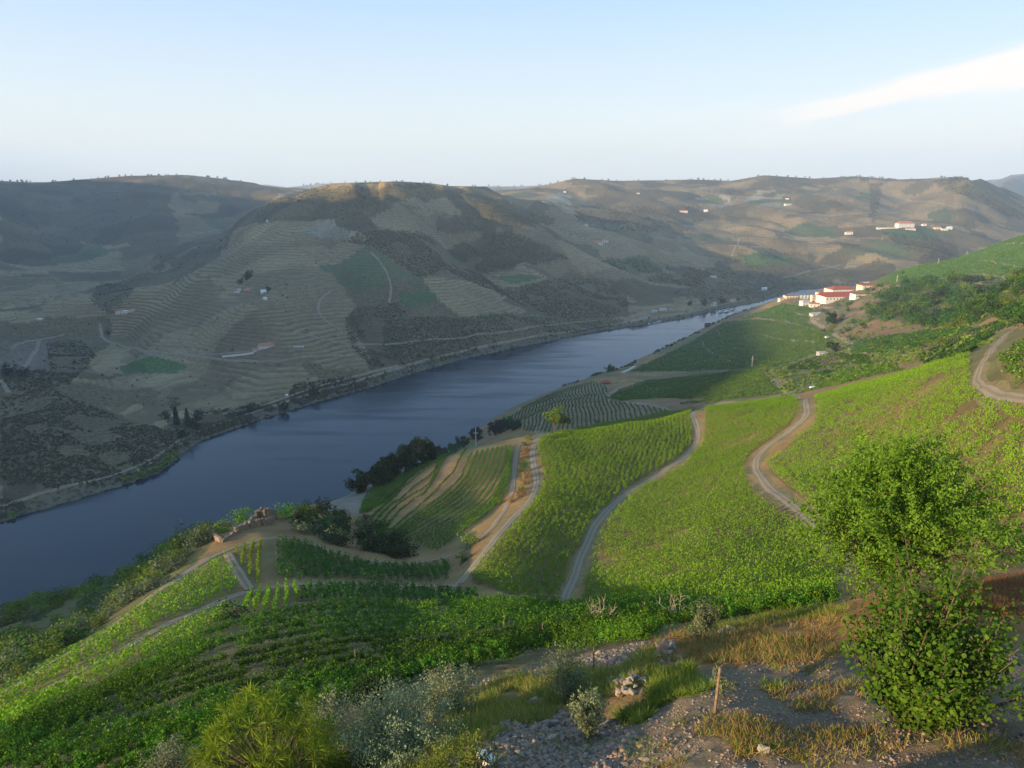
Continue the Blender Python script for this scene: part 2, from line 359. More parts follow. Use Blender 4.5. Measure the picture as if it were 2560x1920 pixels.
_cell = _h(np.floor(_wx/150).astype(int), np.floor(_wy/95).astype(int), 77); _cell2 = _h(np.floor(_wx/150).astype(int), np.floor(_wy/95).astype(int), 78)
def paint(vp, col, terr=0., n=4, rock=0., side=None, world=None):
    poly = world if world is not None else wpoly(vp, n)
    wx = XG+(pn2-.5)*np.clip(RG/35, 0, 60)*(RG > 300); wy = YG+(pn3-.5)*np.clip(RG/35, 0, 60)*(RG > 300)
    mm = inpoly(wx, wy, poly)
    if side is not None: mm &= (isn == side)
    TINT[mm] = col; TERR[mm] = terr; ROCK[mm] = rock
    return poly
FARSIDE = dict(side=False)
# far bank: scrub, woods and fields
SCRUB = [
 [(560,452),(600,430),(650,409),(700,405),(760,403),(860,401),(960,407),(1080,431),(1155,455),(1010,470),(985,432),(905,432),(950,462),(805,465),(810,500),(770,505),(700,478),(590,474),(530,476)],
 [(735,522),(770,505),(815,497),(930,500),(950,550),(1050,600),(1110,640),(1145,668),(1060,625),(990,602),(900,597),(800,532)],
 [(960,540),(1040,505),(1105,500),(1180,530),(1230,560),(1180,563),(1050,592),(1000,572)],
 [(1090,625),(1200,602),(1300,600),(1360,655),(1330,685),(1230,690),(1180,683)],
 [(745,690),(770,665),(860,655),(885,685),(1100,682),(1250,692),(1350,690),(1320,706),(1100,745),(900,795),(800,792),(755,745)],
 [(940,470),(1165,455),(1192,480),(1050,503),(1000,495),(945,502)],
 [(0,860),(100,832),(250,900),(380,935),(380,985),(250,1045),(0,1120)],
 [(0,395),(100,394),(280,380),(400,378),(620,405),(560,452),(500,500),(470,520),(440,530),(380,560),(340,590),(330,535),(180,520),(175,560),(0,565)],
 [(1230,445),(1300,440),(1500,445),(1560,470),(1400,500),(1330,500),(1250,480)],
 [(1450,640),(1570,555),(1700,545),(1800,600),(1850,640),(1600,650)],
 [(1800,590),(1900,560),(2050,600),(1960,640),(1850,620)],
 [(1900,500),(2050,510),(2080,560),(1990,570)],
 [(1290,560),(1370,560),(1500,580),(1570,600),(1500,620),(1380,600)],
 [(500,890),(640,830),(760,812),(800,838),(690,868),(560,908),(430,955),(415,930)],
 [(365,850),(440,890),(500,880),(430,950),(380,975),(360,930)],
 [(100,740),(180,735),(210,770),(150,830),(60,850),(0,835),(0,800),(110,800)],
 [(215,610),(290,620),(250,680),(190,660)],[(1850,383),(1900,378),(1940,388),(1880,396)],[(2010,390),(2080,382),(2130,415),(2212,450),(2212,480),(2100,430)]]
SCRP = [paint(p, C_SCR, .05, side=False) for p in SCRUB]
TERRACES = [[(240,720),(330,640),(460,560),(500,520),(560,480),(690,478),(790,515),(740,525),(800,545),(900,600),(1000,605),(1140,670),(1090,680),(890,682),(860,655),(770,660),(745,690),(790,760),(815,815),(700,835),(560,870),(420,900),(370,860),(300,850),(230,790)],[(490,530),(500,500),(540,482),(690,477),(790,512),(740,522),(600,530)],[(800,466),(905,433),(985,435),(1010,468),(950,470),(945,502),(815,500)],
 [(1110,500),(1200,480),(1330,490),(1400,560),(1280,580),(1240,560),(1180,530)],[(1060,592),(1200,565),(1240,570),(1220,595),(1130,612)],[(1270,570),(1370,550),(1460,590),(1380,602),(1280,600)],
 [(1400,520),(1590,505),(1600,560),(1540,565),(1450,550)],[(150,830),(300,812),(380,850),(420,900),(300,900),(200,870)]]
for i, p in enumerate(TERRACES): paint(p, (.25, .185, .09) if i == 1 else (.205, .150, .080), 1., side=False)  # second polygon: tan shoulder field, warm evening light put into its colour
for p in ([(855,632),(950,635),(945,655),(870,660)],[(250,790),(330,770),(410,790),(370,808),(260,808)],[(1060,600),(1130,590),(1180,600),(1120,612)],[(1880,500),(1990,495),(2060,505),(1990,520)],[(940,545),(1000,545),(990,565)],[(1600,550),(1640,545),(1720,560),(1620,580)]):
    paint(p, (.06, .10, .028), .15, side=False)
for p in ([(1190,420),(1230,415),(1230,440),(1170,440)],[(1500,430),(1570,420),(1600,440),(1560,450)],[(1600,440),(1640,410),(1700,412),(1680,450)],[(640,500),(700,480),(780,512),(700,520)],[(0,740),(120,730),(90,820),(0,810)]):
    paint(p, C_BARE if p[0][0] else (.13, .10, .075), .7, side=False)
# near bank
paint([(1880,620),(1950,575),(2050,555),(2130,530),(2212,500),(2230,480),(2240,610),(2100,600),(1960,615)], C_GRN, .0, side=True)
paint([(0,1520),(60,1480),(140,1425),(250,1360),(340,1290),(400,1245),(470,1160),(450,1130),(0,1280),(-60,1350)], (.11, .10, .04), side=True)
paint([(1870,665),(1900,640),(1960,612),(2060,605),(2150,600),(2230,615),(2230,700),(2150,690),(2050,712),(1960,700),(1890,690)], (.085, .08, .034), side=True)
paint([(2070,770),(2150,712),(2240,712),(2240,880),(2170,872),(2095,850)], (.125, .11, .045), side=True)
GRASSY = [(1630,1240),(1800,1240),(2230,1230),(2230,1340),(1800,1345)]
SOILV = (.16, .12, .05)
VINEY = {
 'f1': [(480,1198),(497,1225),(520,1272),(490,1295),(376,1348),(246,1420),(100,1492),(0,1548),(-60,1582),(-60,1545),(0,1506),(140,1420),(250,1357),(340,1288),(430,1224),(470,1200)],
 'f2': [(480,1302),(502,1330),(395,1392),(270,1442),(160,1502),(0,1605),(-60,1645),(-60,1590),(0,1552),(130,1488),(300,1395),(420,1333)],
 'f3': [(505,1192),(590,1168),(598,1250),(545,1262)],
 'f4': [(602,1168),(660,1175),(735,1205),(800,1220),(890,1226),(960,1218),(985,1215),(960,1258),(840,1256),(740,1250),(602,1251)],
 'f5': [(510,1292),(560,1278),(640,1266),(652,1290),(600,1320),(520,1322)],
 'f6': [(660,1270),(740,1268),(960,1275),(1060,1292),(1000,1302),(700,1302),(645,1300)],
 'f7': [(1168,948),(1300,915),(1500,880),(1488,900),(1495,925),(1495,958),(1460,992),(1420,1015),(1368,1045),(1330,1072),(1285,1120),(1250,1190),(1228,1240),(1205,1292),(1100,1285),(1012,1255),(1040,1218),(1090,1160),(1130,1115),(1165,1070),(1176,1035),(1170,1000),(1160,970)],
 'f8': [(1525,885),(1600,870),(1715,857),(1728,885),(1705,920),(1620,980),(1603,1010),(1622,1062),(1700,1125),(1760,1160),(1800,1220),(1800,1290),(1600,1312),(1255,1303),(1275,1220),(1305,1140),(1345,1085),(1400,1045),(1480,1005),(1520,955)],
 'f9': [(1762,855),(2000,795),(2092,765),(2088,800),(2098,845),(2150,880),(2230,885),(2230,1120),(2000,1170),(1850,1170),(1750,1090),(1675,1030),(1655,1000),(1700,965),(1760,915)],
 'f10':[(2150,775),(2230,728),(2230,845),(2195,835),(2160,805)],
 'f9b':[(2130,1165),(2230,1140),(2230,1230),(2150,1225)],
 'f14':[(1310,862),(1335,845),(1400,822),(1640,797),(1690,850),(1560,866),(1420,860),(1345,866)],
 'f15':[(1360,803),(1430,770),(1500,735),(1560,698),(1640,690),(1750,700),(1800,725),(1795,750),(1700,785),(1640,797),(1500,803)],
 'f16':[(1600,690),(1690,656),(1760,668),(1740,700),(1640,686)],
 'f17':[(1835,765),(1850,735),(1950,722),(2080,708),(2110,715),(2000,745),(1900,765)],
}
VP = {}
for k, p in VINEY.items():
    c = SOILV
    if k in ('f8', 'f9', 'f9b', 'f7'): c = (.15, .105, .042)
    if k in ('f14', 'f15', 'f16', 'f17'): c = (.085, .11, .032)
    VP[k] = paint(p, c, side=True)
VP['f18'] = wpoly([(1890,618),(1950,580),(2050,560),(2130,532),(2240,500),(2240,590),(2100,592),(1960,610)], 4)
VP['f13'] = paint([(1100,905),(1130,880),(1190,850),(1280,825),(1310,835),(1312,868),(1345,870),(1410,880),(1450,890),(1250,925),(1180,935),(1130,930)], (.17, .135, .07), side=True)
VP['f11'] = paint([(820,1045),(980,975),(1120,950),(1112,1000),(1098,1070),(1060,1120),(1000,1165),(930,1195),(870,1180),(850,1140),(790,1110)], (.20, .135, .058), side=True)
paint([(850,1075),(900,1020),(985,982),(1010,990),(985,1040),(930,1085),(880,1115),(830,1110)], (.30, .165, .075), side=True)
VP['f12'] = paint([(690,1100),(730,1070),(822,1035),(800,1070),(777,1112),(720,1110)], (.17, .14, .11), side=True)
VP['f0'] = paint([(-40,1640),(0,1600),(150,1500),(300,1435),(500,1335),(640,1303),(1000,1306),(1240,1305),(1800,1295),(1800,1318),(1600,1338),(1420,1375),(1390,1395),(1250,1420),(1100,1445),(1000,1470),(900,1500),(760,1500),(640,1500),(500,1560),(450,1659),(-40,1700)], (.115, .095, .042), side=True)
# foreground bench: stony soil, spoil heap, dry grass
paint([(1380,1390),(1500,1350),(1640,1335),(1820,1315),(1840,1240),(2230,1240),(2230,1360),(1900,1360),(1850,1420),(1600,1430),(1450,1450)], (.27, .135, .05), side=True)
paint([(960,1700),(950,1600),(1130,1555),(1290,1560),(1400,1540),(1500,1450),(1640,1430),(1780,1420),(2240,1400),(2240,1700)], (.155, .112, .07), rock=1., side=True)
paint([(1010,1480),(1180,1430),(1400,1385),(1400,1420),(1250,1450),(1100,1490)], (.19, .125, .08), rock=.6, side=True)
# mottled undergrowth in the brown slopes behind the shelf
mm = isn & (RG > 300) & (pn2 > .46) & np.all(np.abs(TINT-np.array(C_DRY, np.float32)) < .001, axis=-1); TINT[mm] = (.13, .115, .05)
mm = isn & (RG > 300) & (pn > .55) & np.all(np.abs(TINT-np.array(C_DRY, np.float32)) < .001, axis=-1); TINT[mm] = (.19, .115, .06)
mm = ~isn; TINT[mm] *= (.72+.56*_cell[mm])[:, None].astype(np.float32); TERR[mm] *= (.25+.75*_cell2[mm]).astype(np.float32)
mm = mm & (TERR > .3) & (_cell > .90); TINT[mm] = np.array((.085, .10, .042)); TERR[mm] *= .4
mm = (~isn) & (TERR > .2) & (_cell2 < .12); TINT[mm] = np.array(C_SCR)*1.1; TERR[mm] = .05
mm = (~isn) & (ZG < 5); TINT[mm] = (.115, .10, .068); TERR[mm] = 0     # rocky river bank
def terrain():
    na, nr = ZG.shape
    V = np.stack([XG, YG, ZG], -1).reshape(-1, 3)
    idx = np.arange(na*nr).reshape(na, nr)
    Fq = np.stack([idx[:-1, :-1], idx[1:, :-1], idx[1:, 1:], idx[:-1, 1:]], -1).reshape(-1, 4)[:, ::-1]
    m, t = newmat("hillside ground"); g = N(t, 'ShaderNodeNewGeometry').outputs['Position']
    tint = N(t, 'ShaderNodeAttribute', attribute_name='tint').outputs['Color']; terr = N(t, 'ShaderNodeAttribute', attribute_name='terr').outputs['Fac']; rk = N(t, 'ShaderNodeAttribute', attribute_name='rock').outputs['Fac']
    big = noise(t, g, .012, 5, .6); mid = noise(t, g, .12, 5, .65); fine = noise(t, g, 2.2, 6, .7); tiny = noise(t, g, 14., 5, .7)
    v = M(t, 'ADD', M(t, 'ADD', M(t, 'MULTIPLY', big, .9), M(t, 'MULTIPLY', mid, .9)), M(t, 'ADD', M(t, 'MULTIPLY', fine, .9), M(t, 'MULTIPLY', tiny, .5)))
    vv = mapr(t, v, 1.05, 2.15, .45, 1.6, False)
    hs = N(t, 'ShaderNodeHueSaturation'); t.links.new(tint, hs.inputs['Color']); t.links.new(vv, hs.inputs['Value'])
    t.links.new(mapr(t, mid, .3, .7, .49, .515, False), hs.inputs['Hue'])
    sp = N(t, 'ShaderNodeSeparateXYZ'); t.links.new(g, sp.inputs[0])
    zz = M(t, 'ADD', M(t, 'MULTIPLY', sp.outputs[2], M(t, 'ADD', .26, M(t, 'MULTIPLY', M(t, 'FRACT', M(t, 'MULTIPLY', terr, 7.3)), .0))), M(t, 'MULTIPLY', noise(t, g, .012, 3, .5), 3.))
    fr = M(t, 'FRACT', zz)
    vine = M(t, 'MULTIPLY', mapr(t, fr, .0, .12), M(t, 'SUBTRACT', 1., mapr(t, fr, .38, .5)))
    bank = M(t, 'MULTIPLY', mapr(t, fr, .72, .8), M(t, 'SUBTRACT', 1., mapr(t, fr, .9, .98)))
    patch = mapr(t, noise(t, g, .02, 4, .6), .38, .6)
    va = M(t, 'MULTIPLY', M(t, 'MULTIPLY', vine, terr), M(t, 'ADD', .25, M(t, 'MULTIPLY', patch, .5)))
    c = mixc(t, va, hs.outputs[0], (.082, .072, .03))
    c = mixc(t, M(t, 'MULTIPLY', M(t, 'MULTIPLY', bank, terr), M(t, 'MULTIPLY', patch, .45)), c, (.30, .22, .13))
    sv = N(t, 'ShaderNodeTexVoronoi', feature='F1'); sv.inputs['Scale'].default_value = .23; t.links.new(g, sv.inputs['Vector'])
    sc_ = N(t, 'ShaderNodeAttribute', attribute_name='scrub').outputs['Fac']
    spot = M(t, 'MULTIPLY', M(t, 'SUBTRACT', 1., mapr(t, M(t, 'ADD', sv.outputs['Distance'], M(t, 'MULTIPLY', mid, -.45)), .05, .32)), sc_)
    c = mixc(t, M(t, 'MULTIPLY', spot, .8), c, (.045, .05, .024))
    st = N(t, 'ShaderNodeTexVoronoi', feature='F1'); st.inputs['Scale'].default_value = 9.; t.links.new(g, st.inputs['Vector'])
    c = mixc(t, M(t, 'MULTIPLY', M(t, 'SUBTRACT', 1., mapr(t, st.outputs['Distance'], .15, .45)), M(t, 'MULTIPLY', rk, .4)), c, (.21, .16, .115))
    c = mixc(t, M(t, 'MULTIPLY', mapr(t, noise(t, g, .45, 4, .6), .52, .62), M(t, 'MULTIPLY', rk, .75)), c, (.24, .16, .09))
    p = N(t, 'ShaderNodeBsdfPrincipled'); p.inputs['Roughness'].default_value = .95; p.inputs['Specular IOR Level'].default_value = .1
    t.links.new(c, p.inputs['Base Color'])
    b = N(t, 'ShaderNodeBump'); b.inputs['Strength'].default_value = .6; b.inputs['Distance'].default_value = .35
    t.links.new(M(t, 'ADD', fine, M(t, 'MULTIPLY', tiny, .25)), b.inputs['Height'])
    b2 = N(t, 'ShaderNodeBump'); b2.inputs['Strength'].default_value = .9; b2.inputs['Distance'].default_value = 1.3
    t.links.new(M(t, 'MULTIPLY', vine, terr), b2.inputs['Height']); t.links.new(b.outputs[0], b2.inputs['Normal']); t.links.new(b2.outputs[0], p.inputs['Normal'])
    o = N(t, 'ShaderNodeOutputMaterial'); t.links.new(p.outputs[0], o.inputs[0])
    ob = mesh_obj('terrain', V, Fq, m, smooth=True); me = ob.data
    a = me.attributes.new('tint', 'FLOAT_COLOR', 'POINT'); a.data.foreach_set('color', np.concatenate([TINT, np.ones(ZG.shape+(1,), np.float32)], -1).ravel())
    a = me.attributes.new('terr', 'FLOAT', 'POINT'); a.data.foreach_set('value', TERR.ravel())
    a = me.attributes.new('scrub', 'FLOAT', 'POINT'); a.data.foreach_set('value', np.where(isn, 0, np.clip(1-TERR*1.6, 0, 1)).astype(np.float32).ravel())
    a = me.attributes.new('rock', 'FLOAT', 'POINT'); a.data.foreach_set('value', ROCK.ravel())
    tag(ob, 'rolling vineyard hillsides and valley slopes on both banks', 'hills', kind='structure')
terrain()
# water
def water():
    m, t = newmat("river water"); g = N(t, 'ShaderNodeNewGeometry').outputs['Position']
    p = N(t, 'ShaderNodeBsdfPrincipled'); p.inputs['Base Color'].default_value = (.008, .013, .020, 1); p.inputs['IOR'].default_value = 1.33; p.inputs['Specular IOR Level'].default_value = .31
    st = N(t, 'ShaderNodeMapping'); st.inputs['Rotation'].default_value = (0, 0, math.radians(-52)); st.inputs['Scale'].default_value = (.004, .03, .01); t.links.new(g, st.inputs['Vector'])
    band = noise(t, st.outputs[0], 1.6, 5, .6)
    p.inputs['Roughness'].default_value = .2
    t.links.new(mapr(t, band, .45, .7, .08, .22), p.inputs['Roughness'])
    w1 = noise(t, g, .35, 5, .7); w2 = noise(t, g, 1.3, 3, .6)
    b = N(t, 'ShaderNodeBump'); b.inputs['Distance'].default_value = .5
    t.links.new(mapr(t, band, .4, .7, .10, .42), b.inputs['Strength']); t.links.new(M(t, 'ADD', w1, M(t, 'MULTIPLY', w2, .4)), b.inputs['Height']); t.links.new(b.outputs[0], p.inputs['Normal'])
    o = N(t, 'ShaderNodeOutputMaterial'); t.links.new(p.outputs[0], o.inputs[0])
    ob = mesh_obj('river', [(-2500, -1500, 0), (9000, -1500, 0), (9000, 6000, 0), (-2500, 6000, 0)], [(0, 1, 2, 3)], m)
    tag(ob, 'dark blue river flowing through the valley', 'river', kind='structure')
water()
# ---- roads: ribbons laid on the ground
m_road = plain("gravel road", (.34, .285, .23), (.22, .18, .14), .8)
m_dirt = plain("dirt track", (.32, .24, .16), (.22, .165, .105), .8)
m_verge = plain("dry verge", (.21, .145, .06), (.11, .105, .04), .6)
def smooth_line(w, it=3):
    for _ in range(it):
        q = w.copy(); q[1:-1] = (w[:-2]+2*w[1:-1]+w[2:])/4; w = q
    return w
def resample(w, step):
    d = np.r_[0, np.cumsum(np.linalg.norm(np.diff(w, axis=0), axis=1))]; n = max(2, int(d[-1]/step)); s = np.linspace(0, d[-1], n)
    return np.stack([np.interp(s, d, w[:, i]) for i in range(w.shape[1])], 1)
def roadmat(name, rut, mid, edge):
    m, t = newmat(name); g = N(t, 'ShaderNodeNewGeometry').outputs['Position']; a = M(t, 'ABSOLUTE', N(t, 'ShaderNodeAttribute', attribute_name='across').outputs['Fac'])
    n1 = noise(t, g, .7, 5, .65); n2 = noise(t, g, 6., 5, .7); a = M(t, 'ADD', a, M(t, 'MULTIPLY', M(t, 'SUBTRACT', n1, .5), .45))
    c = mixc(t, mapr(t, a, .10, .34), mid, rut); c = mixc(t, mapr(t, a, .62, .92), c, edge)
    hs = N(t, 'ShaderNodeHueSaturation'); t.links.new(c, hs.inputs['Color']); t.links.new(mapr(t, n2, .3, .7, .7, 1.3, False), hs.inputs['Value'])
    p = N(t, 'ShaderNodeBsdfPrincipled'); p.inputs['Roughness'].default_value = .95; p.inputs['Specular IOR Level'].default_value = .1; t.links.new(hs.outputs[0], p.inputs['Base Color'])
    o = N(t, 'ShaderNodeOutputMaterial'); t.links.new(p.outputs[0], o.inputs[0]); return m
m_road = roadmat("gravel road", (.235, .185, .135), (.175, .145, .09), (.16, .115, .055)); m_dirt = roadmat("dirt track", (.27, .20, .14), (.17, .14, .08), (.16, .12, .06))
def ribbon(w, width, mat, name, off, label, cat, kind='structure', wob=.12):
    r = np.hypot(w[:, 0], w[:, 1]).mean(); w = smooth_line(resample(smooth_line(resample(w, max(1, r/80)), 4), max(.7, r/250)), 3)
    tg = np.gradient(w, axis=0); tg /= np.linalg.norm(tg, axis=1)[:, None]+1e-9; nn = np.stack([-tg[:, 1], tg[:, 0]], 1)
    k = 7; V = []
    for i, (p, n) in enumerate(zip(w, nn)):
        for j in range(k):
            q = p+n*width*(j/(k-1)-.5)*(1+wob*(2*vnoise(np.array(p[0]/9.+j//4*50), np.array(p[1]/9.), 7)-1)*2); V.append((q[0], q[1], hz(q[0], q[1])+off*(1 if 0 < j < k-1 else .2)))
    Fq = [(i*k+j, i*k+j+1, (i+1)*k+j+1, (i+1)*k+j) for i in range(len(w)-1) for j in range(k-1)]
    o = mesh_obj(name, V, Fq, mat, smooth=True); a_ = o.data.attributes.new('across', 'FLOAT', 'POINT'); a_.data.foreach_set('value', np.tile(np.linspace(-1, 1, k), len(w)).astype(np.float32)); tag(o, label, cat, kind=kind); return o
R1 = [(1215,1308),(1228,1275),(1238,1250),(1262,1183),(1289,1129),(1332,1082),(1373,1055),(1440,1014),(1478,988),(1499,965),(1509,941),(1503,914),(1494,893),(1516,881),(1587,867)]
R2 = [(1738,862),(1744,898),(1724,918),(1684,945),(1644,975),(1630,998),(1637,1022),(1657,1052),(1697,1082),(1738,1113),(1765,1136),(1810,1180),(1850,1230)]
R3 = [(2175,719),(2141,759),(2116,792),(2107,823),(2128,843),(2175,858),(2230,866)]
R4 = [(1180,935),(1160,948),(1149,975),(1154,1008),(1161,1042),(1148,1079),(1114,1113),(1081,1150),(1050,1190),(1020,1227),(990,1262)]
R4b = [(1130,955),(1117,968),(1111,1015),(1107,1059),(1091,1099),(1064,1140),(1030,1170),(997,1190),(950,1208),(886,1218),(802,1213),(732,1197),(672,1173),(632,1161),(585,1163),(538,1173),(487,1190),(437,1213),(386,1250),(329,1284),(286,1321),(242,1355),(188,1388),(134,1420),(60,1465),(0,1502)]
R6 = [(990,1264),(923,1267),(835,1265),(743,1260),(672,1261),(605,1266),(538,1276),(487,1293),(437,1318),(370,1344),(302,1381),(252,1412),(100,1488),(0,1545)]
NEAR_ROADS = []
for vp, wd, mt, lb in ((R1, 2.2, m_road, 'gravel road climbing between the two middle bright green vineyards'), (R2, 2.1, m_road, 'winding gravel road bordering the right hand vineyard behind the large tree'),
                   (R3, 1.6, m_road, 'gravel road bend at the far right edge above the vineyard'), (R4, 2.2, m_road, 'gravel road along the left border of the middle vineyard'),
                   (R4b, 1.7, m_road, 'gravel track curling round the hollow and past the ruin'), (R6, 2.0, m_dirt, 'pale dirt track between the bright green vineyard strips')):
    wpts = cast(dens(vp, 3))[:, :2]; NEAR_ROADS.append((wpts, wd))
    if mt is m_road and vp is not R4b: ribbon(wpts, wd*1.75, m_verge, 'verge', .05, 'dry grass verge beside the '+lb, 'verge', wob=.3)
    ribbon(wpts, wd, mt, 'road', .11, lb, 'road')
TRACKS = [([(1580,864),(1644,799)], 0), ([(1731,862),(1697,846),(1671,823),(1644,799),(1560,800),(1470,803),(1375,805)], 3.5), ([(494,1197),(515,1238),(540,1275)], 2.2),
 ([(1312,868),(1318,852),(1335,838),(1350,830)], 4), ([(1345,868),(1420,878),(1460,890)], 4), ([(1583,784),(1555,770),(1520,750),(1518,738)], 4), ([(1640,722),(1700,736),(1780,738)], 5),
 ([(1150,940),(1180,900),(1200,880)], 3), ([(1880,760),(1840,770),(1835,740),(1790,715),(1750,690),(1760,660),(1800,665)], 5), ([(1583,752),(1640,756),(1704,752)], 4), ([(1634,687),(1711,697),(1771,715)], 4.5), ([(1546,712),(1556,725)], 4), ([(2117,562),(2165,570),(2212,576)], 4), ([(2144,530),(2180,528),(2212,525)], 4), ([(1930,618),(2020,606),(2120,612),(2212,630)], 4), ([(1690,640+30),(1740,680),(1770,690)], 4),
 ([(2212,695),(2150,720),(2060,745)], 4), ([(2212,600),(2090,592),(1960,612)], 5)]
for vp, wd in TRACKS:
    if wd: ribbon(cast(dens(vp, 4))[:, :2], wd, m_dirt, 'path', .2, 'pale dirt track crossing the terraces near the river bend', 'path')
m_ftrack = plain("pale track", (.24, .19, .125), (.16, .13, .085), .2)
FTR = [([(300,760),(400,765),(440,775),(500,780),(600,782)], 5), ([(420,770),(500,765),(560,758)], 3), ([(600,782),(680,770),(760,768)], 4), ([(740,715),(700,700),(680,670),(690,640),(720,625)], 4),
 ([(840,655),(848,620),(835,580),(800,545)], 4), ([(760,745),(870,742),(1000,728),(1110,715),(1200,700),(1290,692)], 4), ([(330,770),(300,755),(230,740),(215,720),(215,700)], 5), ([(0,745),(70,735),(140,722)], 4),
 ([(50,800),(75,760),(85,735)], 5), ([(1060,660),(1095,640)], 4), ([(1580,555),(1600,515)], 6), ([(1690,600),(1780,580),(1815,572)], 7), ([(1930,420),(2030,445),(2130,460)], 7),
 ([(640,720),(700,735),(760,745)], 4), ([(860,790),(760,815),(640,850),(560,880),(480,895)], 4), ([(0,820),(30,830),(20,850)], 5), ([(1700,460),(1850,465),(2050,450)], 7)]
for vp, wd in FTR: ribbon(cast(dens(vp, 5))[:, :2], wd, m_ftrack, 'path', .8, 'pale dirt track winding along the terraced far hillside', 'path')
fb = np.array(FARB[3:21]); tg = np.gradient(fb, axis=0); tg /= np.linalg.norm(tg, axis=1)[:, None]; fb2 = fb+np.stack([-tg[:, 1], tg[:, 0]], 1)*16
ribbon(fb2, 4, m_ftrack, 'railway', .6, 'pale railway line following the far river bank', 'railway')
# ---------------------------------------------------------------- vegetation
L_VINE = leafmat("vine leaves bright", (.10, .205, .012), (.20, .345, .024), .25, .08)
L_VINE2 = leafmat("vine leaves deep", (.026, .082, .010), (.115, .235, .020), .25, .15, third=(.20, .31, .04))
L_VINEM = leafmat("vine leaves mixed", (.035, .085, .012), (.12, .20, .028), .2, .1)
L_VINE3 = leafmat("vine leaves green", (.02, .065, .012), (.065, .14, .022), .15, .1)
L_PALE = leafmat("young vine rows", (.07, .10, .035), (.12, .145, .05), .25, .1)
L_BUSH = leafmat("bush leaves", (.065, .10, .014), (.17, .225, .03), .3, .12)
L_OLIVE = leafmat("grey green leaves", (.075, .095, .045), (.15, .175, .09), .25, .2)
L_DARK = leafmat("dark leaves", (.016, .032, .012), (.045, .07, .022), .2, .2)
L_SCR = leafmat("scrub leaves", (.055, .058, .024), (.13, .12, .052), .2, .02)
L_SIL = leafmat("silvery leaves", (.12, .145, .07), (.28, .31, .17), .3, 1.2)
L_OLV = leafmat("olive leaves", (.13, .16, .075), (.28, .31, .16), .3, 1.2)
L_SPK = leafmat("yellow green fronds", (.09, .16, .012), (.28, .38, .035), .35, .8)
L_TREE = leafmat("almond leaves", (.055, .11, .010), (.20, .29, .03), .4, .5)
L_FIG = leafmat("broad bush leaves", (.022, .08, .010), (.15, .27, .03), .4, .8)
L_GRASS = leafmat("green grass", (.09, .14, .02), (.24, .28, .05), .4, .4)
L_HAY = leafmat("dry grass", (.24, .15, .05), (.42, .30, .12), .4, .4)
L_RUST = leafmat("rusty dry weeds", (.19, .085, .03), (.31, .19, .08), .3, .5)
m_bark = plain("bark", (.14, .095, .06), (.07, .05, .035), 6, bump=.6, bscale=30)
m_stake = plain("weathered stake wood", (.26, .17, .10), (.15, .10, .07), 8, bump=.3, bscale=40)
m_dead = plain("bleached dead twigs", (.42, .34, .24), (.28, .22, .16), 6)
def unit(v): return v/(np.linalg.norm(v, axis=-1, keepdims=True)+1e-9)
def leafquads(C, size, up=.3, elong=1.5, rng=RNG, out=None, outw=0., six=False):
    """C centres Nx3, size N or scalar -> kite shaped leaves, V (N*4,3), F"""
    n = len(C); size = np.broadcast_to(size, n)[:, None]
    d = unit(rng.normal(size=(n, 3))+np.array([0, 0, up*2])); nrm = rng.normal(size=(n, 3))
    if out is not None: nrm = nrm+out*outw
    nrm[:, 2] += .5; s = unit(np.cross(d, nrm)); d = unit(d)
    if six:
        nn = unit(np.cross(s, d)); Lh = size*elong*.5; W = size*.5
        V = np.stack([C-d*Lh, C-d*Lh*.3+s*W*.9-nn*W*.2, C+d*Lh*.4+s*W*.8-nn*W*.2, C+d*Lh, C+d*Lh*.4-s*W*.8-nn*W*.2, C-d*Lh*.3-s*W*.9-nn*W*.2], 1).reshape(-1, 3)
        b = np.arange(n)[:, None]*6; Fq = np.concatenate([b+np.array([[0, 1, 2, 3]]), b+np.array([[0, 3, 4, 5]])], 0)
        return V, Fq
    V = np.stack([C-d*size*elong*.5, C+s*size*.5+d*size*.1, C+d*size*elong*.5, C-s*size*.5+d*size*.1], 1).reshape(-1, 3)
    return V, np.arange(n*4).reshape(n, 4)
def leafobj(name, C, size, mat, parent=None, up=.3, elong=1.5, six=False, rng=RNG, out=None, outw=2.2):
    V, Fq = leafquads(C, size, up, elong, rng, out, outw, six)
    r = rng.random(len(C)); r = np.concatenate([r, r]) if six else r
    return mesh_obj(name, V, Fq, mat, parent, r)
def tube(pts, rad, k=6):
    pts = np.array(pts, float); tg = unit(np.gradient(pts, axis=0)); a = np.array([.31, .95, .05]); V = []
    for p, t, r in zip(pts, tg, rad):
        s = unit(np.cross(t, a)); q = np.cross(s, t)
        for j in range(k):
            an = 2*math.pi*j/k; V.append(p+(s*math.cos(an)+q*math.sin(an))*r)
    n = len(pts); Fq = [(i*k+j, i*k+(j+1) % k, (i+1)*k+(j+1) % k, (i+1)*k+j) for i in range(n-1) for j in range(k)]
    return V, Fq+[tuple(range(k))[::-1], tuple((n-1)*k+j for j in range(k))]
def join(parts):
    V = []; Fq = []
    for v, f in parts: Fq += [tuple(i+len(V) for i in q) for q in f]; V += list(v)
    return V, Fq
def limb(rng, a, d, L, r0, n=6, wig=.12, sag=0., r1=.35):
    p = np.array(a, float); d = unit(np.array(d, float)); P_ = [p]; R_ = [r0]
    for i in range(n):
        d = unit(d+rng.normal(size=3)*wig+np.array([0, 0, sag])); p = p+d*L/n; P_.append(p); R_.append(r0*(1-(1-r1)*(i+1)/n))
    return P_, R_
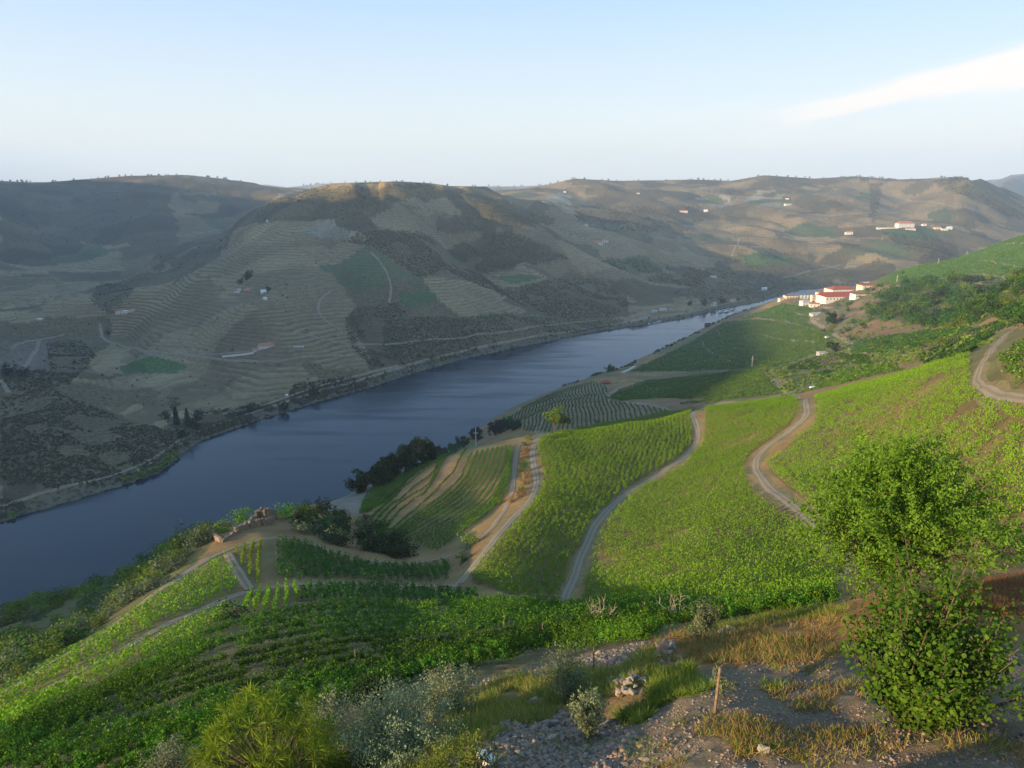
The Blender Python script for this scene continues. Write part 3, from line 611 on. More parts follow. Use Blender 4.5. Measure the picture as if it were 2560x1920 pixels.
def clumps(rng, centre, rad, nc, nl, cr, flat=.8):
    """leaf positions: nc uneven clumps inside an ellipsoid shell, nl leaves each"""
    d = unit(rng.normal(size=(nc, 3))); rr = rng.random(nc)**.45
    c = d*rr[:, None]*np.array(rad)*(.75+.45*rng.random((nc, 1)))
    q = rng.normal(size=(nc, nl, 3)); q = q/ (np.linalg.norm(q, axis=2, keepdims=True)+1e-6)*rng.random((nc, nl, 1))**.5*cr*(.6+.8*rng.random((nc, 1, 1))); q[..., 2] *= flat
    return (c[:, None]+q).reshape(-1, 3)+np.array(centre)
def field_sample(poly, n, rng=RNG, side=None, vis=True, tol=3.):
    r = np.hypot(poly[:, 0], poly[:, 1]); a = np.arctan2(poly[:, 0], poly[:, 1])
    A = rng.uniform(a.min(), a.max(), n*3); L = rng.uniform(math.log(r.min()), math.log(r.max()), n*3)
    x = np.exp(L)*np.sin(A); y = np.exp(L)*np.cos(A); m = inpoly(x, y, poly)
    if vis: m &= visible(x, y, tol)
    if side is not None: m &= ((sdist(x, y, NEARB) > 3) if side else (sdist(x, y, FARB) < -3))
    x, y = x[m][:n], y[m][:n]; return x, y
ROADPTS = np.concatenate([np.c_[resample(w_, 1.5), np.full(len(resample(w_, 1.5)), d_)] for w_, d_ in NEAR_ROADS])
def offroad(x, y, extra=.6):
    ok = np.ones(len(x), bool)
    for i in range(0, len(x), 20000):
        d = np.hypot(x[i:i+20000, None]-ROADPTS[:, 0], y[i:i+20000, None]-ROADPTS[:, 1])
        ok[i:i+20000] = (d > ROADPTS[:, 2]*.5+extra).all(1)
    return ok
def rows(poly, vdir, spacing, step, jit=.15, gap=0.1, gapscale=9., vis=True, tol=3., rng=RNG, thin=.0):
    c = cast([vdir[0], vdir[1]])[:, :2]; d = c[1]-c[0]; d /= np.linalg.norm(d); n = np.array([-d[1], d[0]])
    ctr = poly.mean(0); U = (poly-ctr)@d; W = (poly-ctr)@n
    us = np.arange(U.min(), U.max(), step); ws = np.arange(W.min(), W.max(), spacing)
    u, w_ = np.meshgrid(us, ws); u = u.ravel()+rng.normal(size=u.size)*step*.25; w0 = w_.ravel()
    bend = (fbm(u/45+3, w0/45, 71, 2)-.5)*6; w0 = w0+bend+rng.normal(size=u.size)*jit
    x = ctr[0]+u*d[0]+w0*n[0]; y = ctr[1]+u*d[1]+w0*n[1]
    m = inpoly(x, y, poly)
    x, y = x[m], y[m]
    g = fbm(x/gapscale, y/gapscale, 55, 3); m = (g > gap)
    if thin: m &= rng.random(len(x)) > thin
    if vis: m &= visible(x, y, tol)
    vx, vy, dp = proj(np.stack([x, y, hz(x, y)], -1)); m &= (vx > -120) & (vx < 2340) & (vy < 1800)
    x, y = x[m], y[m]; ok = offroad(x, y, .5); return x[ok], y[ok], d
def vines(name, label, x, y, d, mat, nleaf, lsize, h=1.5, wdt=.45, elong=1.6, up=.5, rng=RNG, h0=.25):
    n = len(x)
    if n == 0: print('EMPTY', label); return
    z = hz(x, y); vig = .7+.6*fbm(x/7, y/7, 91, 2)
    tot = n*nleaf
    a = rng.normal(size=(n, nleaf))*.45; b = rng.normal(size=(n, nleaf))*wdt*.6; c = h0+rng.random((n, nleaf))**.8*(h*vig[:, None]-h0)
    X = x[:, None]+a*d[0]-b*d[1]; Y = y[:, None]+a*d[1]+b*d[0]; Z = z[:, None]+c
    C = np.stack([X, Y, Z], -1).reshape(-1, 3)
    out = unit(np.stack([-b*d[1]*1.0, b*d[0]*1.0, (c-h*.45)*.5], -1)).reshape(-1, 3)
    o = leafobj(name, C, lsize*(.6+.8*rng.random(tot)), mat, None, up, elong, out=out, outw=1.6); tag(o, label, 'vines', kind='stuff'); print(label, n, tot)
    return o
VR = lambda *a, **k: vines('vine_rows', *a, **k)
def vfield(key, label, vdir, mat, nleaf, ls, spacing=2.2, step=1.1, **k):
    kk = {q: k.pop(q) for q in ('gap', 'gapscale', 'tol', 'thin', 'jit') if q in k}
    x, y, d = rows(VP[key], vdir, spacing, step, **kk); return VR(label, x, y, d, mat, nleaf, ls, **k)
# bright shelf vineyards
vfield('f7', 'bright green vineyard between the two middle gravel roads', [(1250,1150),(1180,1290)], L_VINE, 34, .16, gap=.10, spacing=1.5, step=1.0, jit=.3, elong=2.4, up=.9)
vfield('f8', 'bright green vineyard with thin brown gaps between the middle road and the winding road', [(1500,1180),(1590,1140)], L_VINE, 40, .135, gap=.27, gapscale=5, spacing=1.6, step=1.0, jit=.18, elong=2.4, up=.9)
vfield('f9', 'vineyard with brown strips between rows right of the winding road', [(1800,1035),(1880,1010)], L_VINE, 46, .14, gap=.29, gapscale=5, spacing=2.5, step=.9, jit=.10, elong=2.2, up=.8, wdt=.24, h=1.3)
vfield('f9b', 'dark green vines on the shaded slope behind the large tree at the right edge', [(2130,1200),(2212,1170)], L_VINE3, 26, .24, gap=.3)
vfield('f10', 'vine rows above the gravel road bend at the far right edge', [(2140,850),(2212,790)], L_VINE2, 26, .28, spacing=3.0, gap=.2)
vfield('f1', 'bright green vineyard strip on the left shoulder above the pale track', [(250,1385),(430,1280)], L_VINE, 24, .22, gap=.12, spacing=1.6, jit=.4)
vfield('f2', 'narrow yellow green vineyard strip below the pale track', [(250,1420),(430,1330)], L_VINE, 24, .22, gap=.12, spacing=1.6, jit=.4)
vfield('f3', 'sparse upright vine rows on the crest below the ruin', [(560,1180),(548,1255)], L_VINE, 34, .2, spacing=1.5, step=.8, gap=.05, jit=.05, h=1.4, wdt=.22)
vfield('f5', 'short fanned vine rows below the bend of the pale track', [(585,1320),(600,1275)], L_VINE, 34, .2, spacing=1.5, step=.8, gap=.05, jit=.05, wdt=.22)
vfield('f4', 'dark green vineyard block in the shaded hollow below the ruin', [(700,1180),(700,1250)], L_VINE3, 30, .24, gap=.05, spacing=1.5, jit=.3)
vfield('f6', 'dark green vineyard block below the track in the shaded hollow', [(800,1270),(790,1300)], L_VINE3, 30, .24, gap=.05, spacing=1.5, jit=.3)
vfield('f14', 'dark green vineyard beyond the shelf above the striped slope', [(1400,860),(1640,810)], L_VINEM, 7, .6, spacing=2.6, step=2.0, gap=.05, h=1.4)
vfield('f15', 'green vineyard on the rounded hill beside the river bend', [(1450,790),(1650,760)], L_VINEM, 6, .75, spacing=3.2, step=2.6, gap=.2, h=1.4, gapscale=20)
vfield('f16', 'small green vineyard below the winery', [(1640,690),(1720,670)], L_VINEM, 6, .9, spacing=3.4, step=3, gap=.2)
vfield('f17', 'green vine rows below the brown slope on the right', [(1850,750),(2080,715)], L_VINE3, 6, .7, spacing=3.2, step=2, gap=.15)
vfield('f18', 'green vineyard slope climbing to the right edge skyline', [(2000,600),(2100,580)], L_VINEM, 6, .9, spacing=7, step=2.6, gap=.2, gapscale=30)
vfield('f13', 'thin pale vine rows on the slope dropping to the river', [(1180,850),(1140,925)], L_PALE, 6, .5, spacing=3.0, step=1.6, gap=.05, jit=.08, h=1.1)
# amphitheatre: curved rows between guide lines
def guided(guides, nrow, label, mat, nleaf, ls, step=1.1, gap=.1, gfun=None, **k):
    G = [resample(smooth_line(resample(cast(dens(g, 3))[:, :2], 2.0), 3), 1.0) for g in guides]; X = []; Y = []
    G = [np.stack([np.interp(np.linspace(0, 1, 160), np.linspace(0, 1, len(g)), g[:, i]) for i in (0, 1)], 1) for g in G]
    for r in np.linspace(0, len(G)-1, nrow):
        i = min(int(r), len(G)-2); t = r-i; c = resample(G[i]*(1-t)+G[i+1]*t, step)
        c = c+RNG.normal(size=c.shape)*.12; X.append(c[:, 0]); Y.append(c[:, 1])
    X = np.concatenate(X); Y = np.concatenate(Y); m = fbm(X/8, Y/8, 44, 3) > gap; m &= visible(X, Y, 3.); X, Y = X[m], Y[m]
    ok = offroad(X, Y, .6); X, Y = X[ok], Y[ok]
    d = unit(G[len(G)//2][-1]-G[len(G)//2][0]); return VR(label, X, Y, d, mat, nleaf, ls, **k)
AMP = [[(985,975),(900,1030),(840,1085),(805,1120),(790,1135)],[(1010,985),(985,1040),(940,1080),(880,1125),(850,1150)],[(1060,972),(1035,1040),(980,1090),(910,1135),(865,1160)],[(1100,965),(1095,1010),(1065,1075),(990,1130),(905,1178)],[(1110,1000),(1098,1060),(1060,1105),(1000,1150),(945,1190)]]
guided(AMP, 18, 'curved vine rows in the hollow above the double gravel track', L_VINEM, 46, .17, step=.8, gap=.12, h=1.15, wdt=.14)
guided([[(830,1035),(790,1075),(778,1110)],[(900,1005),(850,1050),(800,1105)],[(975,978),(900,1020),(850,1060)]], 15, 'vine rows on the river edge of the hollow', L_VINEM, 30, .18, step=.9, gap=.15, h=1.1, wdt=.14)
guided([[(1700,815),(1800,802),(1900,793)],[(1760,835),(1840,822),(1950,800)]], 6, 'vine rows between orange banks below the terraces', L_VINE2, 10, .6, step=1.6)
guided([[(1980,775),(2030,750),(2080,725),(2150,700)],[(2090,765),(2120,740),(2150,720),(2200,700)]], 9, 'curved terrace rows below the forested slope', L_VINE3, 10, .6, step=1.6)
guided([[(1700,800),(1740,780),(1800,765),(1870,770)],[(1740,800),(1800,790),(1850,785),(1880,788)]], 7, 'curved dark rows on the small terraced mound', L_VINE3, 10, .6, step=1.6)
guided([[(1470,873),(1560,862),(1640,850)],[(1690,857),(1780,838),(1850,822)]], 2, 'hedge-like vine row along the edge of the shelf', L_VINE2, 20, .5, step=1.2)
# foreground vineyard: stuff in the distance, single vines nearest to the viewpoint
FG = [[(0,1600),(300,1450),(520,1345),(700,1313),(1000,1308),(1250,1312),(1500,1315),(1800,1300)],[(-40,1660),(150,1570),(420,1470),(700,1400),(1000,1368),(1250,1345),(1500,1335),(1660,1325)],
      [(100,1690),(350,1590),(560,1510),(800,1440),(1000,1410),(1200,1375),(1400,1352),(1440,1350)],[(280,1700),(520,1590),(760,1515),(920,1460),(1080,1432),(1250,1400),(1380,1382),(1400,1380)]]
def fgrows(nrow):
    G = [cast(dens(g, 4))[:, :2] for g in FG]; G = [np.stack([np.interp(np.linspace(0, 1, 300), np.linspace(0, 1, len(g)), smooth_line(g, 2)[:, i]) for i in (0, 1)], 1) for g in G]
    out = []
    rs = np.array([0, .18, .36, .54, .72, .88, 1.04, 1.36, 1.7, 2.02, 2.35, 2.68, 3.]) if nrow > 5 else np.concatenate([i+np.arange(k)/k for i, k in ((i, max(1, round(float(np.median(np.linalg.norm(G[i+1]-G[i], axis=1)))/nrow))) for i in range(len(G)-1))]+[[len(G)-1.]]); print('rows', len(rs))
    for r in rs:
        i = min(int(r), len(G)-2); t = r-i; c = resample(G[i]*(1-t)+G[i+1]*t, .62); tg = unit(np.gradient(c, axis=0))
        c = c+RNG.normal(size=c.shape)*.15; out.append(np.c_[c, tg])
    return np.concatenate(out)
fg = fgrows(10)
g_ = fbm(fg[:, 0]/5, fg[:, 1]/5, 47, 3); fg = fg[(g_ > .27)]
fv = proj(np.c_[fg[:, :2], hz(fg[:, 0], fg[:, 1])]); okf = (fv[0] > -80) & (fv[0] < 1860) & (fv[1] < 1760) & visible(fg[:, 0], fg[:, 1], 2.5) & offroad(fg[:, 0], fg[:, 1], .8)
fg = fg[okf]; fd = fv[2][okf]; order = np.argsort(fd); fg = fg[order]; fd = fd[order]; print('foreground vines', len(fg), fd[:3], fd[-3:])
near, rest = fg[:290], fg[290:]
def vine_cloud(rng, n, h=1.6, L=.7, wd=.45):
    # arching shoots carrying leaves
    C = []
    ns = 14
    for s in range(ns):
        a = np.array([rng.uniform(-L, L)*.8, rng.normal()*.12, rng.uniform(.35, .7)]); d = unit(np.array([rng.normal()*.5, rng.normal()*.22, 1.3])); p, _ = limb(rng, a, d, rng.uniform(.6, 1.25)*h*.75, .01, 7, .25, -.10)
        p = np.array(p); k = n//ns; t = rng.random(k)*(len(p)-1); i = t.astype(int).clip(0, len(p)-2); f = (t-i)[:, None]
        C.append(p[i]*(1-f)+p[i+1]*f+rng.normal(size=(k, 3))*.085)
    return np.concatenate(C)
VP_ = []
for k in range(6):
    rr = np.random.default_rng(100+k); C = vine_cloud(rr, 420)
    e = empty('grape_vine', (0, 0, 0)); f = leafobj('foliage', C, .125*(.6+.7*rr.random(len(C))), L_VINE2, e, .1, 1.15, rng=rr, out=unit(C*np.array([.3, 1, .6])-np.array([0, 0, .5])), outw=1.5)
    pts, rad = limb(rr, (0, 0, -.25), (.1, .05, 1), .85, .05, 5, .18); mesh_obj('trunk', *tube(pts, rad, 5), m_bark, e); VP_.append(e)
first = True
def vlabel(i, x, y):
    vx, vy, d = proj(np.array([x, y, hz(x, y)])); return 'leafy dark green grape vine trained in the foreground rows'
for i, (x, y, tx, ty) in enumerate(near):
    src = VP_[i % 6]; o = src if i < 6 else dup(src)
    o.location = (x, y, float(hz(x, y))-.05); o.rotation_euler = (0, 0, math.atan2(ty, tx)+(math.pi if i % 2 else 0)); s = random.uniform(.62, .9); o.scale = (s, s*1.05, s*random.uniform(.85, 1.15))
    tag(o, vlabel(i, x, y), 'grape vine', 'grape vines of the nearest foreground rows')
n1 = len(rest)//2
for part_, nl, ls, lb in ((rest[:n1], 230, .12, 'dark green vine rows of the foreground slope with pale shoot tips'), (rest[n1:], 170, .14, 'dense vine rows along the far crest of the foreground slope')):
    C = []; rr = np.random.default_rng(5); base = [vine_cloud(rr, nl) for _ in range(24)]
    for i, (x, y, tx, ty) in enumerate(part_):
        b = base[i % 24]*(rr.uniform(.6, .9) if nl > 200 else rr.uniform(.75, 1.1))*(1.05 if rr.random() < .5 else .9); sg = 1 if rr.random() < .5 else -1
        C.append(np.stack([x+b[:, 0]*tx*sg-b[:, 1]*ty, y+b[:, 0]*ty*sg+b[:, 1]*tx, hz(x, y)+b[:, 2]], 1))
    C = np.concatenate(C); o = leafobj('vine_rows', C, ls*(.6+.7*rr.random(len(C))), L_VINE2, None, .1, 1.2); tag(o, lb, 'vines', kind='stuff'); print(lb, len(C))
def T(vx, vy): return cast([(vx, vy)])[0]
# ---- shrubs: shared meshes, each shrub an object
def shrub_mesh(mat, seed, nl=420, rad=(1, 1, .8), ls=.13, nc=26, cr=.42, name='shrub', stems=True):
    rr = np.random.default_rng(seed); C = clumps(rr, (0, 0, rad[2]*.8), rad, nc, nl//nc, cr); C = C[C[:, 2] > -.15]
    e = empty(name, (0, 0, 0)); leafobj('foliage', C, ls*(.6+.8*rr.random(len(C))), mat, e, .1, 1.3, rng=rr, out=unit(C-np.array([0, 0, rad[2]*.5])), outw=2.6)
    P0 = [tube(*limb(rr, (0, 0, -.4), (rr.normal()*.5, rr.normal()*.5, 1), 1.2, .04, 4, .15), 4) for _ in range(4)]
    mesh_obj('stems', *join(P0), m_bark, e); return e
pool = {}
def shrub(kind, x, y, r, hgt=1., label='', cat='shrub', group=None, name='bush', sink=0.):
    mats = {'green': L_BUSH, 'olive': L_OLIVE, 'dark': L_DARK, 'bright': L_VINE, 'rust': L_RUST, 'deep': L_VINE3}
    key = (kind, random.randrange(4), name)
    if key not in pool: o = shrub_mesh(mats[kind], hash((kind, key[1])) % 9999 if False else 300+len(pool), name=name); pool[key] = o
    else: o = dup(pool[key])
    o.location = (float(x), float(y), float(hz(x, y))-sink-.1*r); o.rotation_euler = (0, 0, random.uniform(0, 6.3)); o.scale = (r*random.uniform(.85, 1.2), r*random.uniform(.85, 1.2), r*hgt)
    tag(o, label, cat, group); return o
# bushy slope falling to the river at the left
pl = wpoly([(-40,1400),(0,1315),(110,1270),(280,1220),(400,1160),(440,1140),(460,1158),(440,1195),(395,1235),(330,1275),(280,1308),(240,1345),(185,1378),(100,1430),(0,1485),(-40,1510)])
x, y = field_sample(pl, 235, tol=5, side=True); x2, y2 = field_sample(wpoly([(250,1318),(330,1268),(395,1228),(440,1190),(452,1162),(430,1160),(330,1215),(230,1290)]), 45, tol=5, side=True); x, y = np.r_[x, x2], np.r_[y, y2]; ok = offroad(x, y, 2.4); x, y = x[ok], y[ok]
for i in range(len(x)):
    k = random.choice(['green']*5+['olive']*3+['deep'])
    shrub(k, x[i], y[i], random.uniform(1.6, 3.4)*(np.hypot(x[i], y[i])/170)**.4, random.uniform(.7, 1.05),
          {'green': 'rounded olive green shrub on the bushy slope above the river at left', 'olive': 'greyish green shrub on the bushy slope above the river at left', 'deep': 'deep green shrub on the bushy slope above the river at left'}[k], 'shrub', 'shrubs covering the left slope above the river', name='shrub')
# shaded thicket below the ruin
pl = wpoly([(640,1110),(690,1098),(760,1115),(840,1140),(880,1180),(885,1205),(840,1212),(760,1190),(700,1165),(650,1150)])
x, y = field_sample(pl, 46, tol=5)
for i in range(len(x)): shrub(random.choice(['dark', 'dark', 'dark', 'olive', 'deep']), x[i], y[i], random.uniform(2.0, 3.4), .9, 'dark shrub in the shaded thicket beside the hollow', 'shrub', 'dark shrubs of the thicket in the hollow')
for vx, vy, r, k, lb in ((525,1128,3.0,'bright','round bright green bush standing left of the ruined tower'),(620,1118,3.2,'bright','round bright green bush just right of the ruined tower'),(652,1150,3.0,'olive','round grey green bush at the left end of the thicket'),
    (660,1120,3.3,'green','large green bush right of the ruin at the thicket edge'),(480,1150,2.6,'bright','small green bush growing inside the ruined enclosure'),(462,1148,1.8,'deep','dark green bush inside the left corner of the ruined enclosure'),
    (1012,1180,2.6,'green','yellow green bush beside the fork of the gravel tracks'),(1002,1212,1.9,'deep','dark small bush below the yellow green bush at the track fork'),(500,1335,2.3,'deep','dark round bush at the end of the fanned vine rows'),
    (1130,1018,2.2,'green','round green bush on the bank between the twin tracks'),(1080,1088,1.6,'green','small bush on the inner side of the twin tracks'),(1255,927,2.2,'green','leftmost small bush on the rim of the shelf near the tall tree'),(1292,914,1.9,'deep','second small bush on the rim of the shelf near the tall tree'),
    (1548,868,2.6,'green','green bush on the rim of the shelf beside the road bend'),(1527,872,1.6,'olive','pale bush on the rim of the shelf left of a green bush')):
    w_ = cast([(vx, vy)])[0]; shrub(k, w_[0], w_[1], r, .9, lb)
for i, (vx, vy) in enumerate([(1134,962),(1136,975),(1132,990),(1130,1003),(1138,1030),(1132,1045),(1127,1060),(1122,1072),(1104,1085),(1142,950)]):
    w_ = cast([(vx, vy)])[0]; shrub('rust' if i % 3 else 'green', w_[0], w_[1], random.uniform(1.4, 2.1), .8, 'rust coloured dry bush on the bank between the twin gravel tracks' if i % 3 else 'green bush on the bank between the twin gravel tracks', 'shrub', 'bushes between the twin gravel tracks')
# shrubs and small trees on the brown slopes of the right hand hills
pl = wpoly([(1870,665),(1900,640),(1960,612),(2060,605),(2150,600),(2230,615),(2230,700),(2150,690),(2050,712),(1960,700),(1890,690)])
x, y = field_sample(pl, 190, tol=6, side=True)
for i in range(len(x)): 
    r_ = np.hypot(x[i], y[i]); shrub(random.choice(['dark', 'deep', 'green', 'deep', 'deep']), x[i], y[i], random.uniform(5.0, 9.0)*(r_/800)**.6, .95, 'dark green evergreen tree in the wood on the brown hillside at right', 'tree', 'trees of the wood on the right hillside', name='woodland_tree')
for pv, n, rr_, lb in (([(1630,800),(1690,790),(1800,790),(1830,815),(1700,820)], 26, (1.6, 3.4), 'low bush on the orange bank near the track junction'), ([(1740,700),(1800,650),(1870,640),(1900,700),(1830,740)], 40, (2.5, 5), 'dark bush scattered on the brown slope below the winery'),
    ([(1880,745),(1960,738),(2060,730),(2080,742),(1900,765)], 24, (2, 3.4), 'bush in the band between the green rows and the terraces'), ([(1900,600),(2212,570),(2212,600),(1960,620)], 22, (2.5, 4.5), 'bush on the dry bank above the wood'), ([(1840,640),(1900,610),(1960,600),(1900,650)], 14, (3, 5), 'bush on the slope right of the winery')):
    x, y = field_sample(wpoly(pv), n, tol=4, side=True)
    for i in range(len(x)): shrub(random.choice(['green', 'deep', 'dark', 'olive']), x[i], y[i], random.uniform(*rr_), .9, lb, 'shrub', lb.replace('low bush', 'low bushes').replace('dark bush', 'dark bushes').replace('bush in', 'bushes in').replace('bush on', 'bushes on'))
def tree(name, rng, h, cr, lm, trunkh=.35, nc=60, nl=60, ls=.3, cl=.9, r0=None, loc=(0, 0, 0), flat=.8, cz=None, limbs=7, tilt=0.):
    e = empty(name, loc); r0 = r0 or h*.03; top = h*(1-.25)
    P0, R0 = limb(rng, (0, 0, -.6), (tilt, 0, 1), h*.75+.6, r0, 8, .06); parts = [tube(P0, R0, 8)]
    for k in range(limbs):
        i = rng.integers(3, 8); d = np.array([math.cos(k*2.4), math.sin(k*2.4), rng.uniform(.4, 1.1)]); parts.append(tube(*limb(rng, P0[i], d, cr[0]*rng.uniform(.7, 1.), R0[i]*.55, 6, .16, .03, .2), 5))
    mesh_obj('trunk', *join(parts), m_bark, e)
    cz_ = cz if cz is not None else h-cr[2]
    C = clumps(rng, (0, 0, cz_), cr, nc, nl, cl, flat); leafobj('crown', C, ls*(.6+.8*rng.random(len(C))), lm, e, .2, 1.4, rng=rng, out=unit(C-np.array([0, 0, cz_-cr[2]*.4])), outw=1.6)
    return e
def rim(vx, dmax=345, v0=820):
    for vy in np.arange(v0, 1000, 1.5):
        if float(proj(T(vx, vy))[2]) < dmax: return vy+2
    return 940
def tree_at(vx, vy, h, cr, lm, label, seed, name='tree', group=None, **k):
    p = T(vx, vy); e = tree(name, np.random.default_rng(seed), h, cr, lm, loc=p, **k); tag(e, label, 'tree', group); return e
tree_at(1198,rim(1198), 12.5, (4.6,4,3.4), L_BUSH, 'tall spreading tree with bare lower trunk on the rim of the shelf', 1, nc=34, nl=110, ls=.38, cl=1.3, cz=8.6)
tree_at(1222,rim(1222), 9.0, (2.0,2,2.2), L_BUSH, 'slimmer tree leaning beside the tall spreading tree', 2, nc=16, nl=80, ls=.35, cl=.9, cz=6.2)
BT = [(785,1062,6.0,3.0),(845,1035,7.5,3.4),(878,1020,8.5,4.),(915,1005,9,4.),(938,992,9.5,3.6),(980,978,7,4.4),(1000,965,7.5,4.5),(1030,952,9,4.2),(1068,940,10,4.2),(1095,925,7.5,4.)]
BT += [(822,1048,6.0,3.2),(955,985,7,4.),(1085,932,8,4.),(1110,928,6.5,4.)]
BTL = ['dark lone tree at the lower left end of the river edge row','dark tree second in the river edge row','broad dark tree third in the river edge row','dark tree left of the tallest in the river edge row','tallest narrow dark tree against the water','low spreading tree behind the concrete pylon','broad green tree just behind the pylon','dark round tree right of the pylon','tall dark tree right of the round tree by the river','pale bushy tree beside the striped slope','low dark tree filling the gap after the lone river edge tree','dark bushy tree between the tallest tree and the spreading tree','dark bushy tree left of the pale one at the striped slope','last dark bushy tree before the striped slope']
for i, (vx, vy, h, r) in enumerate(BT): tree_at(vx, vy, h*1.35, (r*1.5, r*1.4, h*.58), L_DARK if i not in (5, 9) else L_VINE3, BTL[i], 20+i, nc=60, nl=100, ls=.42, cl=1.4, cz=h*.62, group='dark trees along the river edge')
tree_at(1792,705, 17, (7,7,7), L_DARK, 'tall dark cypress-like tree clump on the slope below the winery', 41, nc=36, nl=60, ls=1.0, cl=2.4)
tree_at(1318,800, 8, (7,6,4), L_DARK, 'dark round tree at the water edge near the red roofed hut', 42, nc=26, nl=50, ls=.8, cl=2.0)
tree_at(1528,708, 9, (5,5,4), L_DARK, 'small dark tree on the rim above the river bend', 43, nc=22, nl=40, ls=.9, cl=1.8)
tree_at(1800,760, 9, (8,7,4), L_DARK, 'dark spreading tree beside the small white shed', 44, nc=26, nl=50, ls=.8, cl=2.0)
# riverside strips, scrub on the far bank
def scrub(label, poly, n, smin, smax, mat=L_SCR, side=False, q=9, tol=4., name='scrub'):
    x, y = field_sample(poly, n, side=side, tol=tol); s = RNG.uniform(smin, smax, len(x)); k = fbm(x/40, y/40, 61, 3) > .38
    x, y, s = x[k], y[k], s[k]; n = len(x)
    if not n: print('EMPTY', label); return
    o = unit(RNG.normal(size=(n, q, 3)))*RNG.random((n, q, 1))**.5; o[..., 2] = np.abs(o[..., 2])*.9
    C = (np.stack([x, y, hz(x, y)], -1)[:, None]+o*s[:, None, None]*.5).reshape(-1, 3)
    ob = leafobj(name, C, np.repeat(s*.45, q)*(.6+.8*RNG.random(n*q)), mat, None, .1, 1.1, out=(o+np.array([0, 0, .4])).reshape(-1, 3), outw=2.); tag(ob, label, 'scrub', kind='stuff'); print(label, n)
names = ['scrub on the crown of the main far hill','scrub in the long gully right of the main hill','scrub on the round middle knoll','scrub above the bank at the river bend','thick scrub on the low far bank','scrub band across the upper middle slope',
 'bushes on the brown hill at far left','dark woods in the left side valley','scrub below the back ridge','scrub on the slope above the far boat landing','scrub in the ravine at far right','scrub in the upper right ravine','scrub on the slope behind the middle knoll',
 'bushes on the near foot of the far bank','bushes round the cypresses on the far bank','bushes in the left side valley floor','bushes round the white valley houses','trees on the back ridge crest','trees on the right end of the back ridge']
cnt = [3600,2200,1800,1800,3600,700,2600,3600,900,1500,900,600,900,2200,350,900,300,250,600]
for p, nme, c in zip(SCRP, names, cnt):
    rm = np.median(np.hypot(p[:, 0], p[:, 1])); f = max(1, rm/1300); scrub(nme, p, int(c*1.8), 1.6*f, 3.6*f)
strip = wpoly([(0,1120),(120,1085),(250,1045),(340,1010),(375,975),(400,985),(350,1030),(250,1060),(100,1106),(0,1132)])
scrub('green bushes lining the water at the foot of the far left bank', strip, 500, 4, 7.5, L_BUSH, q=26)
strip = np.concatenate([np.array(FARB[6:21]), (np.array(FARB[6:21])+np.array([-12, 14]))[::-1]])
scrub('riverside bushes along the far waterline', strip, 3000, 2.5, 6, L_SCR, q=14)
strip = np.concatenate([np.array(NEARB[6:11])+np.array([3, -2]), (np.array(NEARB[6:11])+np.array([22, -14]))[::-1]])
scrub('riverside bushes along the near waterline', strip, 700, 3, 6.5, L_DARK, side=True, q=20)
allfar = wpoly([(0,560),(620,430),(1100,430),(2212,470),(2100,560),(1640,645),(1100,745),(400,950),(380,970),(0,1110)], 6)
scrub('scattered bushes dotting the far terraces', allfar, 1000, 2.0, 4.0)
pl = wpoly([(1500,790),(1640,760),(1850,700),(1900,600),(2212,580),(2212,700),(2100,760),(1700,850)], 4)
scrub('scattered low bushes on the dry brown slopes at right', pl, 3200, 1.5, 3.6, L_BUSH, side=True)
# trees standing out on the far bank and on the ridge line
TP = [shrub_mesh(L_DARK, 500+i, 260, (1, 1, 1.1), .24, 16, .5, 'far_tree') for i in range(3)]; tpi = [0]
def fartree(x, y, h, label, group, w_=.45, z=None):
    i = tpi[0]; tpi[0] += 1; o = TP[i] if i < 3 else dup(TP[i % 3])
    o.location = (float(x), float(y), float(hz(x, y))-.05*h); o.rotation_euler = (0, 0, i*1.3); o.scale = (h*w_, h*w_, h*.52); tag(o, label, 'tree', group)
def ridge_pt(vx):
    ax = math.atan2(ray(vx, 390)[0], ray(vx, 390)[1]); i = np.argmin(np.abs(AZ-ax)); mfar = (LR > math.log(1100)) & (LR < math.log(9000)); k = np.argmin(np.where(mfar, SG[i], 9)); return XG[i, k], YG[i, k]
RT = [22,48,56,160,200,260,420,470,520,655,662,672,680,688,697,715,745,770,800,822,850,856,930,1163,1180,1190,1205,1222,1236,1300,1380,1440,1508,1520,1530,1545,1700,1850,1856,1900,1905,1925]+list(range(2060,2092,4))+[1075,1110,1130]
RT = sorted(RT+[random.uniform(0, 2090) for _ in range(90)])
for vx in RT:
    x, y = ridge_pt(vx); r = math.hypot(x, y); fartree(x, y, r/705*random.uniform(.9, 2.2), 'tiny dark tree standing up on the ridge skyline', 'trees on the ridge skyline')
for vx, vy, h, lb in ((520,612,11,'dark tree left of the upper white farm'),(533,603,12,'dark tree pair above the upper farm'),(540,598,13,'tallest dark tree above the upper farm'),(580,628,9,'dark tree right of the upper farm shed'),(235,722,9,'tree in the valley beside the pale track'),(640,840,0,''),
      (1520,660,15,'dark tree clump on the far bank beside the landing'),(1560,655,16,'large dark tree at the far landing'),(1490,660,13,'leftmost dark tree by the far landing'),(1215,745,0,''),(20,810,16,'dark tree clump in the left valley'),(50,812,14,'dark tree beside the left valley track'),(640,580,0,'')):
    if h: p = T(vx, vy); fartree(p[0], p[1], h, lb, None)
